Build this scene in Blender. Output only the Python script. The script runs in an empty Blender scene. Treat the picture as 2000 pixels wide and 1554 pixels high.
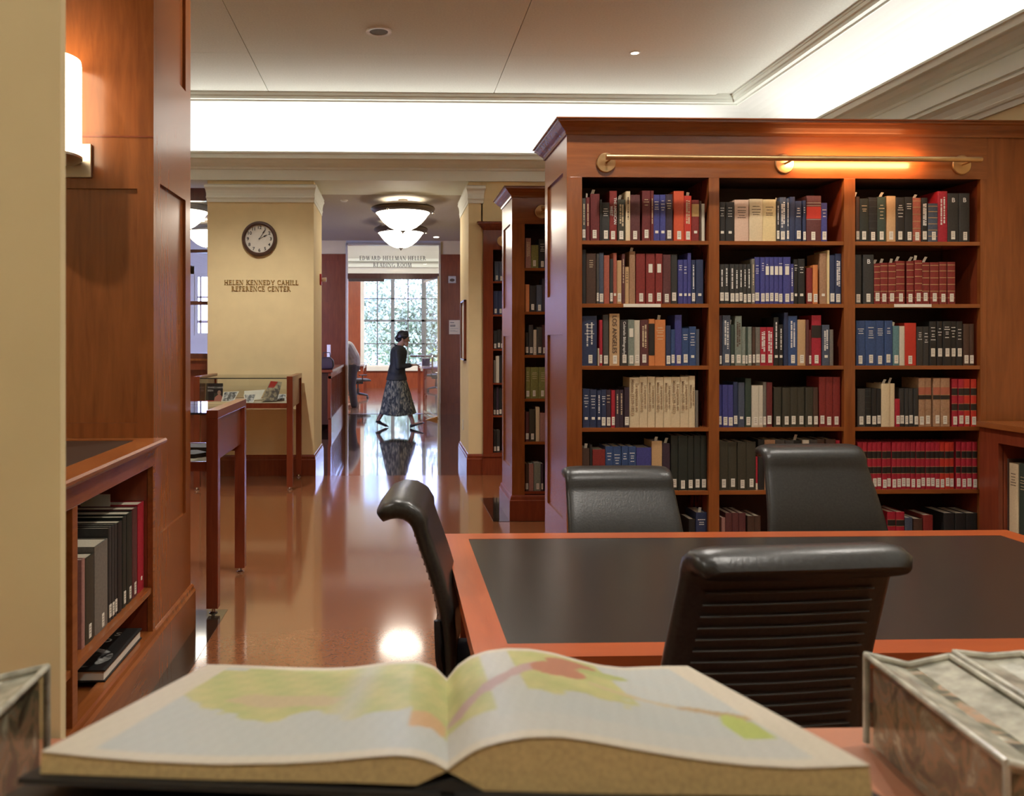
import bpy, bmesh, math, random
from mathutils import Vector, Matrix
random.seed(7)
PI = math.pi
# ------------------------------------------------------------------ camera
F, H, CX, HY = 1650.0, 1.47, 819.0, 663.0          # focal length in pixels of the 2000x1554 frame, eye height, principal point
YAW = math.atan2(CX - 770.0, F)
sc = bpy.context.scene
COL = sc.collection
cam_d = bpy.data.cameras.new('camera')
cam = bpy.data.objects.new('camera', cam_d); COL.objects.link(cam)
cam.location = (0, 0, H); cam.rotation_euler = (PI/2, 0, -YAW)
cam_d.sensor_width = 36; cam_d.lens = F/2000*36
cam_d.shift_x = (1000-CX)/2000; cam_d.shift_y = (HY-777)/2000
cam_d.clip_start = 0.05; cam_d.clip_end = 300
cam_d.dof.use_dof = True; cam_d.dof.focus_distance = 5.5; cam_d.dof.aperture_fstop = 7.0
sc.camera = cam
# ------------------------------------------------------------------ world, exposure
w = bpy.data.worlds.new('world'); sc.world = w; w.use_nodes = True
wn = w.node_tree.nodes; wl = w.node_tree.links
bg = wn['Background']; bg.inputs['Color'].default_value = (0.41, 0.47, 1.0, 1); bg.inputs['Strength'].default_value = 12.0
sc.view_settings.view_transform = 'Standard'; sc.view_settings.look = 'None'
sc.view_settings.gamma = 1; sc.view_settings.exposure = 0.66
sc.view_settings.use_curve_mapping = False
sc.cycles.use_denoising = True
sc.cycles.max_bounces = 10; sc.cycles.diffuse_bounces = 5; sc.cycles.glossy_bounces = 4
sc.cycles.transmission_bounces = 6; sc.cycles.transparent_max_bounces = 12
sc.cycles.sample_clamp_indirect = 6
sc.cycles.caustics_reflective = False; sc.cycles.caustics_refractive = False

def area(name, loc, rot, sx, sy, power, col, spread=PI, vis=True):
    d = bpy.data.lights.new(name, 'AREA'); d.shape = 'RECTANGLE'; d.size = sx; d.size_y = sy
    d.energy = power; d.color = col; d.spread = spread
    o = bpy.data.objects.new(name, d); COL.objects.link(o); o.location = loc; o.rotation_euler = rot
    return o
COVE = (1.0, 0.97, 0.93)
XL, XR, YB, YF = -3.9, 3.96, -2.5, 9.15
# fluorescent tubes lying in the cove trough, shining up
area('cove_light', (0, YF+0.0, 3.42), (PI+0.25, 0, 0), 7.0, 0.10, 24, COVE)
area('cove_light', (XR+0.0, 3.2, 3.42), (PI+0.25, 0, -PI/2), 11.0, 0.10, 31, COVE)
area('cove_light', (XL-0.0, 3.2, 3.42), (PI+0.25, 0, PI/2), 11.0, 0.10, 25, COVE)
area('cove_light', (0, YB-0.0, 3.42), (PI+0.25, 0, PI), 7.0, 0.10, 25, COVE)

# ------------------------------------------------------------------ picture geometry helpers
_f = Vector((math.sin(YAW), math.cos(YAW), 0)); _r = Vector((math.cos(YAW), -math.sin(YAW), 0)); _u = Vector((0, 0, 1))
EYE = Vector((0, 0, H))
def ray(px, py): return _f + _r*((px-CX)/F) + _u*((HY-py)/F)
def P(px, py, Y):
    d = ray(px, py); return EYE + d*(Y/d.y)
def PX(px, py, X):
    d = ray(px, py); return EYE + d*(X/d.x)
def PZ(px, py, z):
    d = ray(px, py); return EYE + d*((z-H)/d.z)
def Pplane(px, py, p0, n):
    d = ray(px, py); return EYE + d*((p0-EYE).dot(n)/d.dot(n))

# ------------------------------------------------------------------ materials
MATS = {}
def newmat(name):
    m = bpy.data.materials.new(name); m.use_nodes = True
    return m, m.node_tree.nodes, m.node_tree.links, m.node_tree.nodes['Principled BSDF']
def plain(name, col, rough=0.6, metal=0.0, spec=0.5, var=0.12, scale=20, bump=0.0, coat=0.0, emit=None, es=0):
    if name in MATS: return MATS[name]
    m, n, l, b = newmat(name)
    tc = n.new('ShaderNodeTexCoord'); nz = n.new('ShaderNodeTexNoise'); nz.inputs['Scale'].default_value = scale
    nz.inputs['Detail'].default_value = 3
    l.new(tc.outputs['Object'], nz.inputs['Vector'])
    cr = n.new('ShaderNodeValToRGB'); cr.color_ramp.elements[0].position = 0.3; cr.color_ramp.elements[1].position = 0.7
    cr.color_ramp.elements[0].color = tuple(c*(1-var) for c in col)+(1,)
    cr.color_ramp.elements[1].color = tuple(min(1, c*(1+var)) for c in col)+(1,)
    l.new(nz.outputs['Fac'], cr.inputs['Fac']); l.new(cr.outputs['Color'], b.inputs['Base Color'])
    b.inputs['Roughness'].default_value = rough; b.inputs['Metallic'].default_value = metal
    b.inputs['Specular IOR Level'].default_value = spec; b.inputs['Coat Weight'].default_value = coat
    if bump:
        bp = n.new('ShaderNodeBump'); bp.inputs['Strength'].default_value = bump; bp.inputs['Distance'].default_value = 0.002
        l.new(nz.outputs['Fac'], bp.inputs['Height']); l.new(bp.outputs['Normal'], b.inputs['Normal'])
    if emit:
        b.inputs['Emission Color'].default_value = emit+(1,); b.inputs['Emission Strength'].default_value = es
    MATS[name] = m; return m
def wood(name, dark, light, sc3=(9, 9, 0.9), rough=0.27, coat=0.25):
    m, n, l, b = newmat(name)
    tc = n.new('ShaderNodeTexCoord'); mp = n.new('ShaderNodeMapping'); mp.inputs['Scale'].default_value = sc3
    l.new(tc.outputs['Object'], mp.inputs['Vector'])
    nz = n.new('ShaderNodeTexNoise'); nz.inputs['Scale'].default_value = 3.2; nz.inputs['Detail'].default_value = 8; nz.inputs['Roughness'].default_value = 0.6
    nz.inputs['Distortion'].default_value = 0.6
    l.new(mp.outputs['Vector'], nz.inputs['Vector'])
    nb = n.new('ShaderNodeTexNoise'); nb.inputs['Scale'].default_value = 1.6; nb.inputs['Detail'].default_value = 2
    l.new(tc.outputs['Object'], nb.inputs['Vector'])
    ad = n.new('ShaderNodeMath'); ad.operation = 'MULTIPLY_ADD'; ad.inputs[1].default_value = 0.45
    sb = n.new('ShaderNodeMath'); sb.operation = 'MULTIPLY'; sb.inputs[1].default_value = 0.62
    l.new(nz.outputs['Fac'], sb.inputs[0]); l.new(nb.outputs['Fac'], ad.inputs[0]); l.new(sb.outputs[0], ad.inputs[2])
    cr = n.new('ShaderNodeValToRGB'); cr.color_ramp.elements[0].position = 0.30; cr.color_ramp.elements[1].position = 0.80
    cr.color_ramp.elements[0].color = dark+(1,); cr.color_ramp.elements[1].color = light+(1,)
    l.new(ad.outputs[0], cr.inputs['Fac']); l.new(cr.outputs['Color'], b.inputs['Base Color'])
    b.inputs['Roughness'].default_value = rough; b.inputs['Coat Weight'].default_value = coat; b.inputs['Coat Roughness'].default_value = 0.12
    MATS[name] = m; return m
WOOD = wood('cherry_wood', (0.17, 0.046, 0.011), (0.345, 0.108, 0.026))
WOODH = wood('cherry_wood_horizontal', (0.17, 0.046, 0.011), (0.345, 0.108, 0.026), (0.9, 9, 9))
WOODY = wood('cherry_wood_lengthwise', (0.17, 0.046, 0.011), (0.345, 0.108, 0.026), (9, 0.9, 9))
WOODR = wood('red_cherry_wood', (0.14, 0.026, 0.012), (0.27, 0.058, 0.022))
WOODT = wood('table_wood', (0.31, 0.060, 0.016), (0.46, 0.105, 0.028), (0.9, 4, 9), 0.3)
WOODM = wood('portal_wood', (0.17, 0.034, 0.013), (0.32, 0.075, 0.026))
WOODD = wood('dark_wood', (0.035, 0.014, 0.010), (0.085, 0.03, 0.018))
BACKW = plain('bookcase_back', (0.045, 0.016, 0.009), 0.6)
YEL = plain('yellow_wall', (0.80, 0.65, 0.37), 0.75, var=0.03, scale=6)
CREAM = plain('cream_trim', (0.80, 0.83, 0.76), 0.6, var=0.02, scale=4)
WHITE = plain('white_plaster', (0.68, 0.68, 0.65), 0.8, var=0.015, scale=3)
PALE = plain('pale_wall', (0.70, 0.68, 0.62), 0.8, var=0.03, scale=3)
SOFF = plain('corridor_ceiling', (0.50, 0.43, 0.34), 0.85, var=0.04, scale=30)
CEIL = plain('ceiling_board', (0.72, 0.735, 0.67), 0.85, var=0.05, scale=60)
BRASS = plain('satin_brass', (0.62, 0.40, 0.20), 0.35, metal=1.0, var=0.05)
NICK = plain('satin_nickel', (0.55, 0.50, 0.43), 0.4, metal=0.85, var=0.05)
CHROME = plain('chrome', (0.75, 0.75, 0.75), 0.15, metal=1.0, var=0.03)
BRONZE = plain('dark_bronze', (0.13, 0.095, 0.07), 0.35, metal=0.6, var=0.1)
BLACKP = plain('black_plastic', (0.012, 0.012, 0.013), 0.45, var=0.2)
LEATH = plain('black_leather', (0.022, 0.021, 0.019), 0.34, var=0.25, scale=120, bump=0.25)
LEATHB = plain('ribbed_black_shell', (0.008, 0.008, 0.009), 0.38, var=0.2, scale=60)
PAPER = plain('page_edges', (0.62, 0.55, 0.42), 0.85, var=0.12, scale=200)
TAG = plain('call_number_tag', (0.72, 0.68, 0.58), 0.7, var=0.03)
SLIP = plain('paper_slip', (0.62, 0.58, 0.50), 0.8, var=0.04)
GILT = plain('gilt_lettering', (0.62, 0.50, 0.32), 0.5, var=0.05)
WHT = plain('white_lettering', (0.72, 0.70, 0.66), 0.6, var=0.03)
INK = plain('dark_lettering', (0.10, 0.06, 0.04), 0.7, var=0.05)
INLAY = plain('table_inlay', (0.028, 0.024, 0.020), 0.24, var=0.2, scale=250)
INLAYL = plain('bookcase_top_inset', (0.03, 0.018, 0.012), 0.4, var=0.2, scale=100)
def glass(name, tint=(1, 1, 1), refl=1.0, rough=0.0):
    m = bpy.data.materials.new(name); m.use_nodes = True; n = m.node_tree.nodes; l = m.node_tree.links
    n.clear(); out = n.new('ShaderNodeOutputMaterial'); tr = n.new('ShaderNodeBsdfTransparent'); gl = n.new('ShaderNodeBsdfGlossy')
    tr.inputs['Color'].default_value = tint+(1,); gl.inputs['Roughness'].default_value = rough
    fr = n.new('ShaderNodeFresnel'); fr.inputs['IOR'].default_value = 1.5
    mu = n.new('ShaderNodeMath'); mu.operation = 'MULTIPLY'; mu.inputs[1].default_value = refl
    mx = n.new('ShaderNodeMixShader'); l.new(fr.outputs[0], mu.inputs[0]); l.new(mu.outputs[0], mx.inputs[0])
    l.new(tr.outputs[0], mx.inputs[1]); l.new(gl.outputs[0], mx.inputs[2]); l.new(mx.outputs[0], out.inputs[0])
    MATS[name] = m; return m
GLASS = glass('clear_glass', (0.97, 0.98, 0.97))
def lampglass(name, col, s):
    m, n, l, b = newmat(name); b.inputs['Base Color'].default_value = (0.9, 0.88, 0.82, 1)
    b.inputs['Emission Color'].default_value = col+(1,); b.inputs['Emission Strength'].default_value = s; b.inputs['Roughness'].default_value = 0.3
    return m
def floormat(name, c1, c2, c3, rough, scale, bump=0.02):
    m, n, l, b = newmat(name)
    tc = n.new('ShaderNodeTexCoord'); nz = n.new('ShaderNodeTexNoise'); nz.inputs['Scale'].default_value = scale; nz.inputs['Detail'].default_value = 6
    nz.inputs['Roughness'].default_value = 0.7
    l.new(tc.outputs['Object'], nz.inputs['Vector'])
    cr = n.new('ShaderNodeValToRGB'); e = cr.color_ramp.elements; e[0].position = 0.36; e[1].position = 0.66; e.new(0.5)
    e[0].color = c1+(1,); e[1].color = c2+(1,); e[2].color = c3+(1,)
    l.new(nz.outputs['Fac'], cr.inputs['Fac']); l.new(cr.outputs['Color'], b.inputs['Base Color'])
    b.inputs['Roughness'].default_value = rough; b.inputs['Specular IOR Level'].default_value = 0.6
    b.inputs['Coat Weight'].default_value = 0.6; b.inputs['Coat Roughness'].default_value = rough*0.6
    n2 = n.new('ShaderNodeTexNoise'); n2.inputs['Scale'].default_value = 2.2; n2.inputs['Detail'].default_value = 1
    l.new(tc.outputs['Object'], n2.inputs['Vector'])
    bp = n.new('ShaderNodeBump'); bp.inputs['Strength'].default_value = bump; bp.inputs['Distance'].default_value = 0.02
    l.new(n2.outputs['Fac'], bp.inputs['Height']); l.new(bp.outputs['Normal'], b.inputs['Normal']); l.new(bp.outputs['Normal'], b.inputs['Coat Normal'])
    return m
FLOOR = floormat('cork_floor', (0.175, 0.064, 0.025), (0.265, 0.102, 0.042), (0.215, 0.080, 0.032), 0.12, 34, 0.012)
FLOORD = floormat('dark_stone_floor', (0.030, 0.016, 0.012), (0.075, 0.04, 0.03), (0.05, 0.026, 0.02), 0.07, 12)
FLOORD.node_tree.nodes['Principled BSDF'].inputs['Coat Weight'].default_value = 1.0; FLOORD.node_tree.nodes['Principled BSDF'].inputs['Specular IOR Level'].default_value = 0.8
FLOORB = floormat('dark_floor_border', (0.012, 0.009, 0.006), (0.03, 0.022, 0.014), (0.02, 0.014, 0.009), 0.10, 30)

# ------------------------------------------------------------------ mesh builder
class MB:
    def __init__(s): s.v = []; s.f = []; s.col = None
    def add(s, vs, fs):
        k = len(s.v); s.v += [Vector(a) for a in vs]; s.f += [tuple(i+k for i in f) for f in fs]; return s
    def box(s, x0, y0, z0, x1, y1, z1):
        if x0 > x1: x0, x1 = x1, x0
        if y0 > y1: y0, y1 = y1, y0
        if z0 > z1: z0, z1 = z1, z0
        return s.add([(x0,y0,z0),(x1,y0,z0),(x1,y1,z0),(x0,y1,z0),(x0,y0,z1),(x1,y0,z1),(x1,y1,z1),(x0,y1,z1)],
                     [(0,3,2,1),(4,5,6,7),(0,1,5,4),(1,2,6,5),(2,3,7,6),(3,0,4,7)])
    def loft(s, rings, cap=True, closed=True):
        k = len(s.v); n = len(rings[0])
        for r in rings: s.v += [Vector(a) for a in r]
        for i in range(len(rings)-1):
            for j in range(n if closed else n-1):
                a = k+i*n+j; b = k+i*n+(j+1) % n; s.f.append((a, b, b+n, a+n))
        if cap:
            s.f.append(tuple(reversed(range(k, k+n)))); s.f.append(tuple(range(k+(len(rings)-1)*n, k+len(rings)*n)))
        return s
    def prism(s, poly, axis, a, b):
        """poly: 2D points; axis x: (y,z), y: (x,z), z: (x,y)"""
        def mk(p, t):
            return {'x': (t, p[0], p[1]), 'y': (p[0], t, p[1]), 'z': (p[0], p[1], t)}[axis]
        return s.loft([[mk(p, a) for p in poly], [mk(p, b) for p in poly]])
    def lathe(s, prof, c=(0, 0, 0), n=32, axis='z'):
        rings = []; hollow = prof[0][0] > .02 and prof[-1][0] > .02
        if hollow: prof = list(prof)+[prof[0]]
        for r, h in prof:
            rg = []
            for i in range(n):
                t = 2*PI*i/n; a, b = max(r, 1e-5)*math.cos(t), max(r, 1e-5)*math.sin(t)
                rg.append({'z': (c[0]+a, c[1]+b, c[2]+h), 'y': (c[0]+a, c[1]+h, c[2]+b), 'x': (c[0]+h, c[1]+a, c[2]+b)}[axis])
            rings.append(rg)
        return s.loft(rings, cap=not hollow)
    def tube(s, pts, rad, n=10, flat=None):
        pts = [Vector(p) for p in pts]; rings = []
        if not hasattr(rad, '__len__'): rad = [rad]*len(pts)
        prev = None
        for i, p in enumerate(pts):
            t = (pts[min(i+1, len(pts)-1)]-pts[max(i-1, 0)]).normalized()
            if prev is None:
                a = t.cross(Vector((0, 0, 1)));
                if a.length < 0.1: a = t.cross(Vector((0, 1, 0)))
                a.normalize()
            else: a = (prev - t*prev.dot(t)).normalized()
            prev = a; b = t.cross(a)
            rings.append([p+(a*math.cos(2*PI*j/n)+b*math.sin(2*PI*j/n))*rad[i] for j in range(n)])
        return s.loft(rings)
    def ball(s, c, r, n=12, m=8):
        if not hasattr(r, '__len__'): r = (r, r, r)
        rings = []
        for i in range(m+1):
            a = -PI/2+PI*i/m; cr = max(math.cos(a), 1e-3)
            rings.append([(c[0]+r[0]*cr*math.cos(2*PI*j/n), c[1]+r[1]*cr*math.sin(2*PI*j/n), c[2]+r[2]*math.sin(a)) for j in range(n)])
        return s.loft(rings)
    def xf(s, M):
        s.v = [M @ v for v in s.v]; return s
    def build(s, name, mat, parent=None, smooth=False, bevel=0, origin='base', sharp=0.6):
        off = Vector((0, 0, 0))
        if parent is not None:
            off = base_of(parent)
        elif origin == 'base':
            xs = [v.x for v in s.v]; ys = [v.y for v in s.v]; zs = [v.z for v in s.v]
            off = Vector(((min(xs)+max(xs))/2, (min(ys)+max(ys))/2, min(zs)))
        me = bpy.data.meshes.new(name); me.from_pydata([tuple(v-off) for v in s.v], [], s.f); me.update()
        bm = bmesh.new(); bm.from_mesh(me); bmesh.ops.recalc_face_normals(bm, faces=bm.faces)
        if smooth:
            for f in bm.faces: f.smooth = True
            for e in bm.edges:
                if len(e.link_faces) == 2 and e.calc_face_angle(0) > sharp: e.smooth = False
        bm.to_mesh(me); bm.free()
        me.materials.append(mat)
        o = bpy.data.objects.new(name, me); COL.objects.link(o)
        if parent is not None: o.parent = parent
        else: o.location = off
        if bevel:
            bv = o.modifiers.new('bevel', 'BEVEL'); bv.width = bevel; bv.segments = 2; bv.limit_method = 'ANGLE'
        return o
def base_of(o):
    v = Vector((0, 0, 0))
    while o is not None: v += o.location; o = o.parent
    return v
def tag(o, label=None, cat=None, group=None, kind=None):
    if label: o['label'] = label
    if cat: o['category'] = cat
    if group: o['group'] = group
    if kind: o['kind'] = kind
    return o
def empty(name, loc, label, cat, group=None):
    o = bpy.data.objects.new(name, None); COL.objects.link(o); o.location = loc; o.empty_display_size = 0.1
    return tag(o, label, cat, group)
def struct(o): o['kind'] = 'structure'; return o
def copy_tree(o, parent=None):
    c = o.copy(); COL.objects.link(c); c.parent = parent
    for ch in list(o.children): copy_tree(ch, c)
    return c
def textmb(txt, size, depth, align='CENTER', bold=0.0):
    cu = bpy.data.curves.new('t', 'FONT'); cu.body = txt; cu.size = size; cu.extrude = depth; cu.align_x = align; cu.offset = bold
    o = bpy.data.objects.new('t', cu); COL.objects.link(o)
    dg = bpy.context.evaluated_depsgraph_get(); me = bpy.data.meshes.new_from_object(o.evaluated_get(dg))
    m = MB(); m.add([v.co.copy() for v in me.vertices], [tuple(p.vertices) for p in me.polygons])
    bpy.data.objects.remove(o); bpy.data.meshes.remove(me); bpy.data.curves.remove(cu); return m
FRONT = Matrix.Rotation(PI/2, 4, 'X')     # text in XY -> facing -Y
# a small inscriptional serif alphabet, cap height 1
TH, TN = 0.17, 0.065
def V_(x): return [('b', x-TH/2, 0, x+TH/2, 1), ('b', x-0.18, 0, x+0.18, .05), ('b', x-0.18, .95, x+0.18, 1)]
def Hh(x0, x1, y): return [('b', x0, y-TN/2, x1, y+TN/2)]
def S_(x, y, w=.13): return [('b', x-w, y, x+w, y+.05)]
GL = {
 'A': (.9, [('l', .15, 0, .45, 1, TN), ('l', .75, 0, .45, 1, TH)] + Hh(.25, .65, .35) + S_(.15, 0) + S_(.75, 0)),
 'C': (.9, [('a', .5, .5, .42, .5, 45, 315)] + [('b', .80, .72, .85, 1.0), ('b', .80, 0.02, .85, .24)]),
 'D': (.95, V_(.2) + [('a', .3, .5, .52, .5, -90, 90)]),
 'E': (.75, V_(.2) + Hh(.2, .66, .97) + Hh(.2, .56, .5) + Hh(.2, .68, .03) + [('b', .64, .80, .68, 1), ('b', .66, 0, .70, .2), ('b', .54, .40, .58, .6)]),
 'F': (.7, V_(.2) + Hh(.2, .64, .97) + Hh(.2, .54, .5) + [('b', .62, .80, .66, 1), ('b', .52, .40, .56, .6)]),
 'G': (.95, [('a', .5, .5, .42, .5, 45, 330), ('b', .74, .05, .88, .45), ('b', .66, .42, .94, .46)]),
 'H': (1.0, V_(.2) + V_(.78) + Hh(.2, .78, .5)),
 'I': (.42, V_(.2)),
 'K': (.9, V_(.2) + [('l', .26, .45, .74, 1, TN), ('l', .38, .55, .80, 0, TH)] + S_(.74, .95) + S_(.80, 0)),
 'L': (.72, V_(.2) + Hh(.2, .66, .03) + [('b', .64, 0, .68, .22)]),
 'M': (1.15, [('l', .18, 0, .22, 1, TN), ('l', .24, 1, .56, 0, TH), ('l', .56, 0, .88, 1, TN), ('l', .92, 1, .95, 0, TH)] + S_(.18, 0) + S_(.95, 0) + S_(.18, .95) + S_(.93, .95)),
 'N': (1.0, [('l', .18, 0, .18, 1, TN), ('l', .2, 1, .8, 0, TH), ('l', .82, 0, .82, 1, TN)] + S_(.18, 0) + S_(.16, .95) + S_(.82, .95)),
 'O': (1.0, [('a', .5, .5, .43, .5, 0, 360)]),
 'R': (.88, V_(.2) + [('a', .3, .74, .3, .26, -90, 90), ('l', .38, .48, .78, 0, TH)] + S_(.80, 0, .08)),
 'T': (.85, V_(.42) + Hh(.06, .78, .97) + [('b', .04, .78, .08, 1), ('b', .76, .78, .80, 1)]),
 'W': (1.3, [('l', .15, 1, .42, 0, TH), ('l', .42, 0, .64, 1, TN), ('l', .62, 1, .88, 0, TH), ('l', .88, 0, 1.12, 1, TN)] + S_(.15, .95) + S_(.63, .95) + S_(1.12, .95)),
 'Y': (.85, [('l', .12, 1, .44, .45, TH), ('l', .76, 1, .44, .45, TN), ('b', .44-TH/2, 0, .44+TH/2, .48)] + S_(.44, 0, .17) + S_(.12, .95) + S_(.76, .95)),
 ' ': (.45, []),
}
def serif(txt, h, depth, width=None):
    """lettering in the XZ plane facing -Y, centred on x, base at z 0"""
    tot = sum(GL[c][0]+.06 for c in txt)-.06; k = h if width is None else width/tot
    m = MB(); x = -tot/2*k
    for c in txt:
        adv, st = GL[c]
        for q in st:
            if q[0] == 'b': m.box(x+q[1]*k, -depth, q[2]*h, x+q[3]*k, 0, q[4]*h)
            elif q[0] == 'l':
                x0, y0, x1, y1, wd = q[1:]; hw = wd/2
                m.prism([(x+(x0-hw)*k, y0*h), (x+(x0+hw)*k, y0*h), (x+(x1+hw)*k, y1*h), (x+(x1-hw)*k, y1*h)], 'y', -depth, 0)
            else:
                cx, cy, rx, ry, a0, a1 = q[1:]; n = max(6, int(abs(a1-a0)/18)); o_, i_ = [], []
                for j in range(n+1):
                    a = math.radians(a0+(a1-a0)*j/n); wd = TN+(TH-TN)*abs(math.cos(a))
                    o_.append((x+(cx+rx*math.cos(a))*k, (cy+ry*math.sin(a))*h)); i_.append((x+(cx+(rx-wd)*math.cos(a))*k, (cy+(ry-TN)*math.sin(a))*h))
                for j in range(n):
                    m.prism([o_[j], o_[j+1], i_[j+1], i_[j]], 'y', -depth, 0)
        x += (adv+.06)*k
    return m

# =================================================================== THE SETTING
def S(name, mb, mat, **k): return struct(mb.build(name, mat, **k))
S('floor', MB().box(XL-0.3, YB-0.3, -0.12, XR+0.3, YF, 0), FLOOR)
S('floor_corridor', MB().box(-6.6, YF, -0.12, XR+0.3, 16.72, 0), FLOORD)
S('floor_reading_room', MB().box(-2.7, 16.72, -0.12, 3.0, 25.9, 0), floormat('reading_room_floor', (0.10, 0.05, 0.035), (0.20, 0.11, 0.08), (0.15, 0.08, 0.055), 0.12, 9))
S('floor_border', MB().box(-1.9, YB, 0, -0.906, 4.63, 0.002), FLOORB)
S('floor_border', MB().box(0.80, 6.80, 0, 3.4, 7.82, 0.002), FLOORB)
S('floor_threshold', MB().box(-1.0, 16.66, 0, 0.95, 16.80, 0.004), WOODD)

def sweep_ring(prof, x0, x1, y0, y1):
    """profile (inward offset, z) swept round a rectangle, mitred"""
    m = MB(); rings = []
    for o, z in prof:
        rings.append([(x0+o, y0+o, z), (x1-o, y0+o, z), (x1-o, y1-o, z), (x0+o, y1-o, z)])
    m.loft(rings, cap=False); return m
cor = [(0, 3.19), (0, 3.30), (0.015, 3.305), (0.02, 3.325), (0.05, 3.335), (0.085, 3.355), (0.12, 3.385), (0.15, 3.39), (0.155, 3.395),
       (0.155, 3.44), (0.17, 3.445), (0.17, 3.462), (0.15, 3.462), (0.15, 3.40), (-0.16, 3.40)]
S('trim_cornice', sweep_ring(cor, XL, XR, YB, YF), CREAM)
cove = [(-0.16, 3.40)]
for i in range(11):
    t = i/10; a = (-0.16, 3.40); b = (-0.13, 3.93); c = (0.335, 3.95)
    cove.append(((1-t)**2*a[0]+2*t*(1-t)*b[0]+t*t*c[0], (1-t)**2*a[1]+2*t*(1-t)*b[1]+t*t*c[1]))
S('ceiling_cove', sweep_ring(cove, XL, XR, YB, YF), WHITE)
edge = [(0.335, 3.95), (0.338, 3.938), (0.352, 3.938), (0.356, 3.952), (0.405, 3.952), (0.408, 3.978), (0.425, 3.985), (0.43, 4.01), (0.44, 4.012), (0.44, 4.05), (0.33, 4.05)]
S('trim_ceiling', sweep_ring(edge, XL, XR, YB, YF), CREAM)
# ceiling boards with hairline joints
m = MB(); xs = [XL+0.43, -3.61, -1.29, 1.03, 3.35, XR-0.43]; ys = [YB+0.43, -1.0, 0.2, 1.4, 2.6, 3.8, 5.0, 6.18, 7.55, YF-0.43]
m.box(XL+0.42, YB+0.42, 4.03, XR-0.42, YF-0.42, 4.08)
for i in range(len(xs)-1):
    if xs[i+1]-xs[i] < .2: continue
    for j in range(len(ys)-1):
        gx = 0.0035; gy = 0.0012
        m.box(xs[i]+(gx if i else 0), ys[j]+gy, 4.017, xs[i+1]-gx, ys[j+1]-gy, 4.035)
S('ceiling', m, CEIL)
# outer shell above the cornice and the walls of the room
T = 0.15
S('wall_right', MB().box(XR, YB-T, 0, XR+T, YF+1.2, 3.19).box(XR+0.17, YB-T, 3.19, XR+0.3, YF+1.2, 4.2), YEL)
S('wall_left', MB().box(XL-T, YB-T, 0, XL, YF+0.1, 3.19).box(XL-0.3, YB-T, 3.19, XL-0.17, YF+.5, 4.2), YEL)
S('wall_back', MB().box(XL-T, YB-T, 0, XR+T, YB, 3.19).box(XL-T, YB-0.3, 3.19, XR+T, YB-0.17, 4.2), YEL)
S('wall_beam', MB().box(XL-0.2, YF+0.003, 3.19, XR+0.2, YF+0.9, 3.395).box(XL-.2, YF+0.17, 3.39, XR+.2, YF+.9, 4.2), CREAM)
# stacked mouldings under the cornice on the right and left walls and on the piers
cap = [(0, 2.955), (0.012, 2.955), (0.014, 2.99), (0.022, 2.995), (0.026, 3.01), (0.018, 3.02), (0.022, 3.05), (0.034, 3.085), (0.05, 3.105), (0.056, 3.11), (0.056, 3.125),
       (0.048, 3.13), (0.048, 3.14), (0.06, 3.145), (0.06, 3.195), (0, 3.195)]
m = MB(); m.prism([(XR-o*1.6, z) for o, z in cap], 'y', YB, YF); S('trim_right', m, CREAM)
m = MB(); m.prism([(XL+o*1.6, z) for o, z in cap], 'y', YB, YF); S('trim_left', m, CREAM)
def pier(name, x0, x1, y0, y1):
    S('wall_'+name, MB().box(x0, y0, 0, x1, y1, 3.19), YEL, bevel=0.004)
    capm = MB(); rings = [[(x0-o*.5, y0-o*.8, z), (x1+o*.5, y0-o*.8, z), (x1+o*.5, y1+o*.8, z), (x0-o*.5, y1+o*.8, z)] for o, z in cap if z < 3.19]
    capm.loft(rings); S('trim_'+name+'_capital', capm, CREAM)
    bs = [(0.002, 0), (0.022, 0), (0.022, 0.17), (0.016, 0.175), (0.016, 0.205), (0.008, 0.222), (0.002, 0.224)]
    b = MB(); b.loft([[(x0-o, y0-o, z), (x1+o, y0-o, z), (x1+o, y1+o, z), (x0-o, y1+o, z)] for o, z in bs])
    S('baseboard_'+name, b, WOODR)
px0 = P(405, 600, 9.19).x; px1 = P(613, 600, 9.19).x; qx0 = P(915, 600, 9.19).x
pier('pier_left', px0, px1, 9.19, 10.18)
pier("pier_right", qx0, P(944, 600, 9.16).x-.001, 9.19, 10.35)
# corridor ceiling, side walls, far wall
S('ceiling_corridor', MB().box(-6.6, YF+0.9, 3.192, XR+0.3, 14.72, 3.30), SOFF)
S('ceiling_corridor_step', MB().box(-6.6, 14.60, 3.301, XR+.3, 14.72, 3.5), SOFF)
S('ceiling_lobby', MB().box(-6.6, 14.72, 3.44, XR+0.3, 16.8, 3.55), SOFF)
S('wall_corridor_right', MB().box(2.2, 10.35, 0, 2.3, 16.7, 3.5), YEL)
S('wall_corridor_left', MB().box(-6.7, YF, 0, -6.6, 16.8, 3.5), YEL)
ox0 = P(676, 700, 16.7).x; ox1 = P(860, 700, 16.7).x
FY = 16.70
wx0, wx1 = P(380, 600, FY).x, P(380, 600, FY).x+1.5
wz0, wz1 = P(400, 655, FY).z, P(400, 535, FY).z
woodl = ox0-0.75
S('wall_lobby', MB().box(-6.6, FY, 0, wx0, FY+0.12, 3.5).box(wx0, FY, 0, wx1, FY+.12, wz0).box(wx0, FY, wz1, wx1, FY+.12, 3.5)
  .box(wx1, FY, 0, woodl, FY+.12, 3.5).box(woodl, FY, 3.15, ox0, FY+.12, 3.5).box(ox1, FY, 3.15, 2.3, FY+.12, 3.5).box(ox0, FY, 3.36, ox1, FY+.12, 3.5), PALE)
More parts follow.
